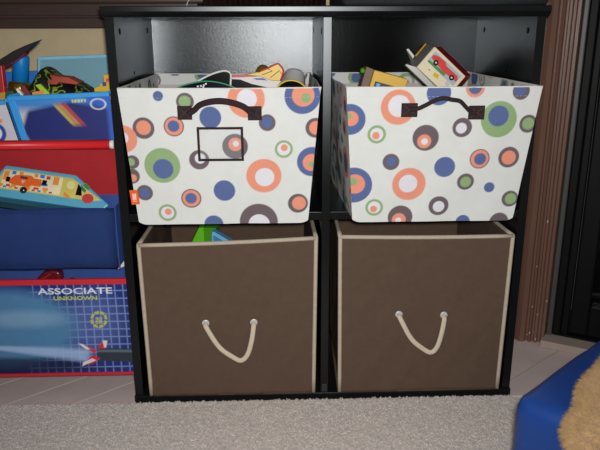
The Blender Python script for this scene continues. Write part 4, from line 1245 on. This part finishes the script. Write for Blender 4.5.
for j in range(13):
    ph = -math.pi / 2 + math.pi * j / 12
    row = []
    for p in ring:
        hgt = p.z - zfl
        row.append(bm.verts.new((p.x, 0.095 + 0.052 * math.sin(ph), zfl + hgt * max(0.02, math.cos(ph)) ** 0.75)))
    rows.append(row)
for a, b in zip(rows[:-1], rows[1:]):
    for i in range(len(ring) - 1):
        bm.faces.new((a[i], a[i + 1], b[i + 1], b[i]))
obj('crown', bm, CAPM, g, True)
for pl in ([(-0.4193, 0.0520, 0.5365), (-0.4068, 0.0500, 0.5343), (-0.3919, 0.0500, 0.5328), (-0.3750, 0.0460, 0.5248), (-0.3797, 0.0460, 0.5226), (-0.3999, 0.0440, 0.5251), (-0.4151, 0.0460, 0.5294)], [(-0.4231, 0.0470, 0.5279), (-0.4138, 0.0470, 0.5309), (-0.4028, 0.0440, 0.5266), (-0.4085, 0.0420, 0.5230), (-0.4174, 0.0420, 0.5238)]):
    prismo('red_patch', pl, (0, 0.03, 0.0), mat('cap_red', (176, 74, 58), 0.7), g)
# scattered bits at the front of the two boxes
g = thing('toy_figure', 'yellow and red brick figure leaning on the pale blue folder', 'toy', (-0.345, 0.1, 0.48))
prismo('body', [(-0.3515, 0.1000, 0.5329), (-0.3371, 0.1000, 0.5344), (-0.3405, 0.1000, 0.4933), (-0.3661, 0.1000, 0.4935), (-0.3575, 0.1000, 0.5188), (-0.3510, 0.1000, 0.5203)], (0, 0.012, 0), TYEL, g, 0.0005)
prismo('foot', [(-0.3671, 0.0980, 0.5119), (-0.3556, 0.0980, 0.5166), (-0.3546, 0.0980, 0.5095), (-0.3661, 0.0980, 0.5056)], (0, 0.012, 0), TYEL, g, 0.0005)
prismo('blue_piece', [(-0.3527, 0.0975, 0.5213), (-0.3471, 0.0975, 0.5221), (-0.3476, 0.0975, 0.5158), (-0.3532, 0.0975, 0.5150)], (0, 0.004, 0), mat('toy_royal', (40, 70, 170), 0.5), g)
prismo('red_piece', [(-0.3466, 0.0975, 0.5275), (-0.3402, 0.0975, 0.5283), (-0.3407, 0.0975, 0.5220), (-0.3471, 0.0975, 0.5221)], (0, 0.004, 0), mat('toy_pink_red', (226, 86, 96), 0.5), g)
bits = [('a lime striped toy strip lying across the cap', [(-0.4379, 0.0360, 0.5229), (-0.4303, 0.0360, 0.5244), (-0.4184, 0.0360, 0.5110), (-0.4249, 0.0360, 0.5065)], mat('toy_yellow_green', (176, 212, 50), 0.5)),
        ('a dull red toy stick beside the brass foot', [(-0.4621, 0.0400, 0.5198), (-0.4558, 0.0400, 0.5220), (-0.4484, 0.0400, 0.5093), (-0.4549, 0.0400, 0.5048)], mat('toy_brick', (130, 44, 44), 0.5)),
        ('a cream toy stick beside the brass foot', [(-0.4684, 0.0380, 0.5170), (-0.4645, 0.0380, 0.5185), (-0.4583, 0.0380, 0.5080), (-0.4631, 0.0380, 0.5051)], TCREAM),
        ('an orange toy piece in front of the cap', [(-0.4429, 0.0340, 0.5128), (-0.4263, 0.0340, 0.5149), (-0.4257, 0.0340, 0.5067), (-0.4437, 0.0340, 0.5061)], TPO),
        ('a dark green toy piece at the left of the bins', [(-0.4838, 0.0360, 0.5128), (-0.4731, 0.0360, 0.5150), (-0.4698, 0.0360, 0.5053), (-0.4853, 0.0360, 0.5009)], mat('toy_forest', (48, 84, 52), 0.5)),
        ('a yellow toy piece near the left frame edge', [(-0.4952, 0.0380, 0.5112), (-0.4846, 0.0380, 0.5126), (-0.4848, 0.0380, 0.4992), (-0.4970, 0.0380, 0.4978)], mat('toy_ochre', (196, 156, 60), 0.5))]
for lab, pl, m in bits:
    pl = [Vector(p) for p in pl]
    # the pieces reach down into the bin
    low = [p + Vector((0, 0.0, -0.02)) for p in (pl[2], pl[3])]
    tag(prismo('toy_piece', [pl[0], pl[1], pl[2], low[0], low[1], pl[3]], (0, 0.006, 0), m, None, 0.0005), lab[2:] if lab.startswith('a ') else lab[3:], 'toy')

# ================================================================ black bag on top of the shelf
g = thing('black_bag', 'black woven bag lying on top of the shelf', 'bag', (0.165, 0.13, SH + 0.0155))
bm = bmesh.new()
box(bm, (0.022, 0.012, SH + 0.0158), (0.326, 0.26, SH + 0.13), 0.008, 3)
bmesh.ops.subdivide_edges(bm, edges=[e for e in bm.edges if e.calc_length() > 0.05], cuts=12, use_grid_fill=True)
for v in bm.verts:
    nz_ = noise.noise(v.co * 14)
    if v.co.z > SH + 0.03:
        v.co.z += nz_ * 0.012
    if v.co.z > SH + 0.017:
        v.co.y += noise.noise(v.co * 18 + Vector((5, 0, 0))) * 0.006
obj('body', bm, BAG, g, True)
tubeo('seam', smooth_path([(0.03, 0.0105, SH + 0.05), (0.09, 0.0095, SH + 0.036), (0.17, 0.009, SH + 0.033), (0.25, 0.0095, SH + 0.036), (0.31, 0.011, SH + 0.05)], 6), 0.0025, mat('bag_piping', (22, 24, 25), 0.6), g)
tubeo('strap', smooth_path([(0.10, 0.06, SH + 0.128), (0.12, 0.07, SH + 0.165), (0.17, 0.08, SH + 0.185), (0.22, 0.09, SH + 0.165), (0.24, 0.10, SH + 0.128)], 6), 0.009, BAG, g, 8, 0.002, (0, 0, 1))

# ================================================================ blue padded seat with a fleece throw
BZ = 0.22
bc = Vector((0.1794, -0.3593, 0.2200))
d1 = (Vector((0.3477, -0.2111, 0.2200)) - bc)
d1.z = 0
d1.normalize()
d2 = Vector((d1.y, -d1.x, 0))
MB = Matrix(((d1.x, d2.x, 0, bc.x), (d1.y, d2.y, 0, bc.y), (0, 0, 1, 0), (0, 0, 0, 1)))
bm = bmesh.new()
box(bm, (0, 0, 0.0085), (0.40, 0.32, BZ), 0.019, 5)
bmesh.ops.subdivide_edges(bm, edges=[e for e in bm.edges if e.calc_length() > 0.06], cuts=10, use_grid_fill=True)
for v in bm.verts:
    c = v.co.copy()
    if c.z > BZ - 0.004:
        v.co.z += 0.007 * math.sin(math.pi * min(1, max(0, c.x / 0.40))) * math.sin(math.pi * min(1, max(0, c.y / 0.32))) + 0.0025 * noise.noise(c * 30)
    v.co += Vector((0, 0, 0)) + Vector((noise.noise(c * 16), noise.noise(c * 16 + Vector((9, 0, 0))), 0)) * 0.002
bmesh.ops.transform(bm, matrix=MB, verts=bm.verts[:])
tag(obj('padded_seat', bm, BLUEV, None, True), 'bright blue vinyl padded seat at the edge of the carpet', 'seat')

# shaggy throw hanging over the seat
tw = thing('fleece_throw', 'tan shaggy fleece throw draped over the blue seat', 'throw', MB @ Vector((0.1, 0.18, BZ)))
prof_ = smooth_path([(0.33, 0, BZ + 0.006), (0.24, 0, BZ + 0.011), (0.12, 0, BZ + 0.012), (0.04, 0, BZ + 0.009), (-0.004, 0, BZ - 0.004), (-0.012, 0, BZ - 0.03), (-0.010, 0, 0.14), (-0.012, 0, 0.08), (-0.014, 0, 0.03)], 6)
bm = bmesh.new()
NV = 44
up_, dn_ = [], []
for i, p in enumerate(prof_):
    t0 = (prof_[min(i + 1, len(prof_) - 1)] - prof_[max(i - 1, 0)]).normalized()
    no = Vector((t0.z, 0, -t0.x))
    ra, rb_ = [], []
    edge = 0.044 + 0.010 * noise.noise(Vector((i * 0.17, 0, 0))) + 0.0018 * max(0, i - 12)
    for j in range(NV + 1):
        f_ = j / NV
        v_ = edge + (0.30 - edge) * f_
        th_k = 0.017 * min(1.0, (4 * f_ * (1 - f_)) ** 0.5 * 1.6) * (1 + 0.5 * noise.noise(Vector((p.x * 22, v_ * 22, p.z * 22))))
        ra.append(bm.verts.new(Vector((p.x, v_, p.z)) + no * th_k))
        rb_.append(bm.verts.new(Vector((p.x, v_, p.z)) - no * 0.0005))
    up_.append(ra)
    dn_.append(rb_)
for g1, flip in ((up_, False), (dn_, True)):
    for a, b in zip(g1[:-1], g1[1:]):
        for j in range(NV):
            q_ = (a[j], b[j], b[j + 1], a[j + 1])
            bm.faces.new(q_[::-1] if flip else q_)
for a in (0, -1):
    for j in range(NV):
        bm.faces.new((up_[a][j], up_[a][j + 1], dn_[a][j + 1], dn_[a][j]))
for j in (0, -1):
    for i in range(len(prof_) - 1):
        bm.faces.new((up_[i][j], up_[i + 1][j], dn_[i + 1][j], dn_[i][j]))
bmesh.ops.transform(bm, matrix=MB, verts=bm.verts[:])
bmesh.ops.triangulate(bm, faces=bm.faces[:])
bmesh.ops.recalc_face_normals(bm, faces=bm.faces[:])
bm.normal_update()
fibre = []
R = random.Random(8)
for f in bm.faces:
    if f.normal.z > -0.4:
        for _ in range(20):
            ws = [R.random() for _ in range(3)]
            sw = sum(ws)
            p = sum((v.co * (w_ / sw) for v, w_ in zip(f.verts, ws)), Vector())
            fibre.append((p, f.normal.copy()))
obj('cloth', bm, FLEECE, tw, True)
V, F = [], []
for p, n_ in fibre:
    d = (n_ + Vector((R.gauss(0, 0.32), R.gauss(0, 0.32), R.gauss(0, 0.32) - 0.15))).normalized()
    L_ = R.uniform(0.005, 0.010)
    s = d.cross(Vector((R.random(), R.random(), R.random()))).normalized() * 0.00032
    q_ = d.cross(s)
    i = len(V)
    V += [p + s, p - s * 0.5 + q_ * 0.87, p - s * 0.5 - q_ * 0.87, p + d * L_ + Vector((0, 0, -L_ * 0.2))]
    F += [(i, i + 1, i + 3), (i + 1, i + 2, i + 3), (i + 2, i, i + 3)]
me = bpy.data.meshes.new('fur')
me.from_pydata([v[:] for v in V], [], F)
fur = finish('fur', me, FLEECE, tw)
fur['kind'] = 'stuff'
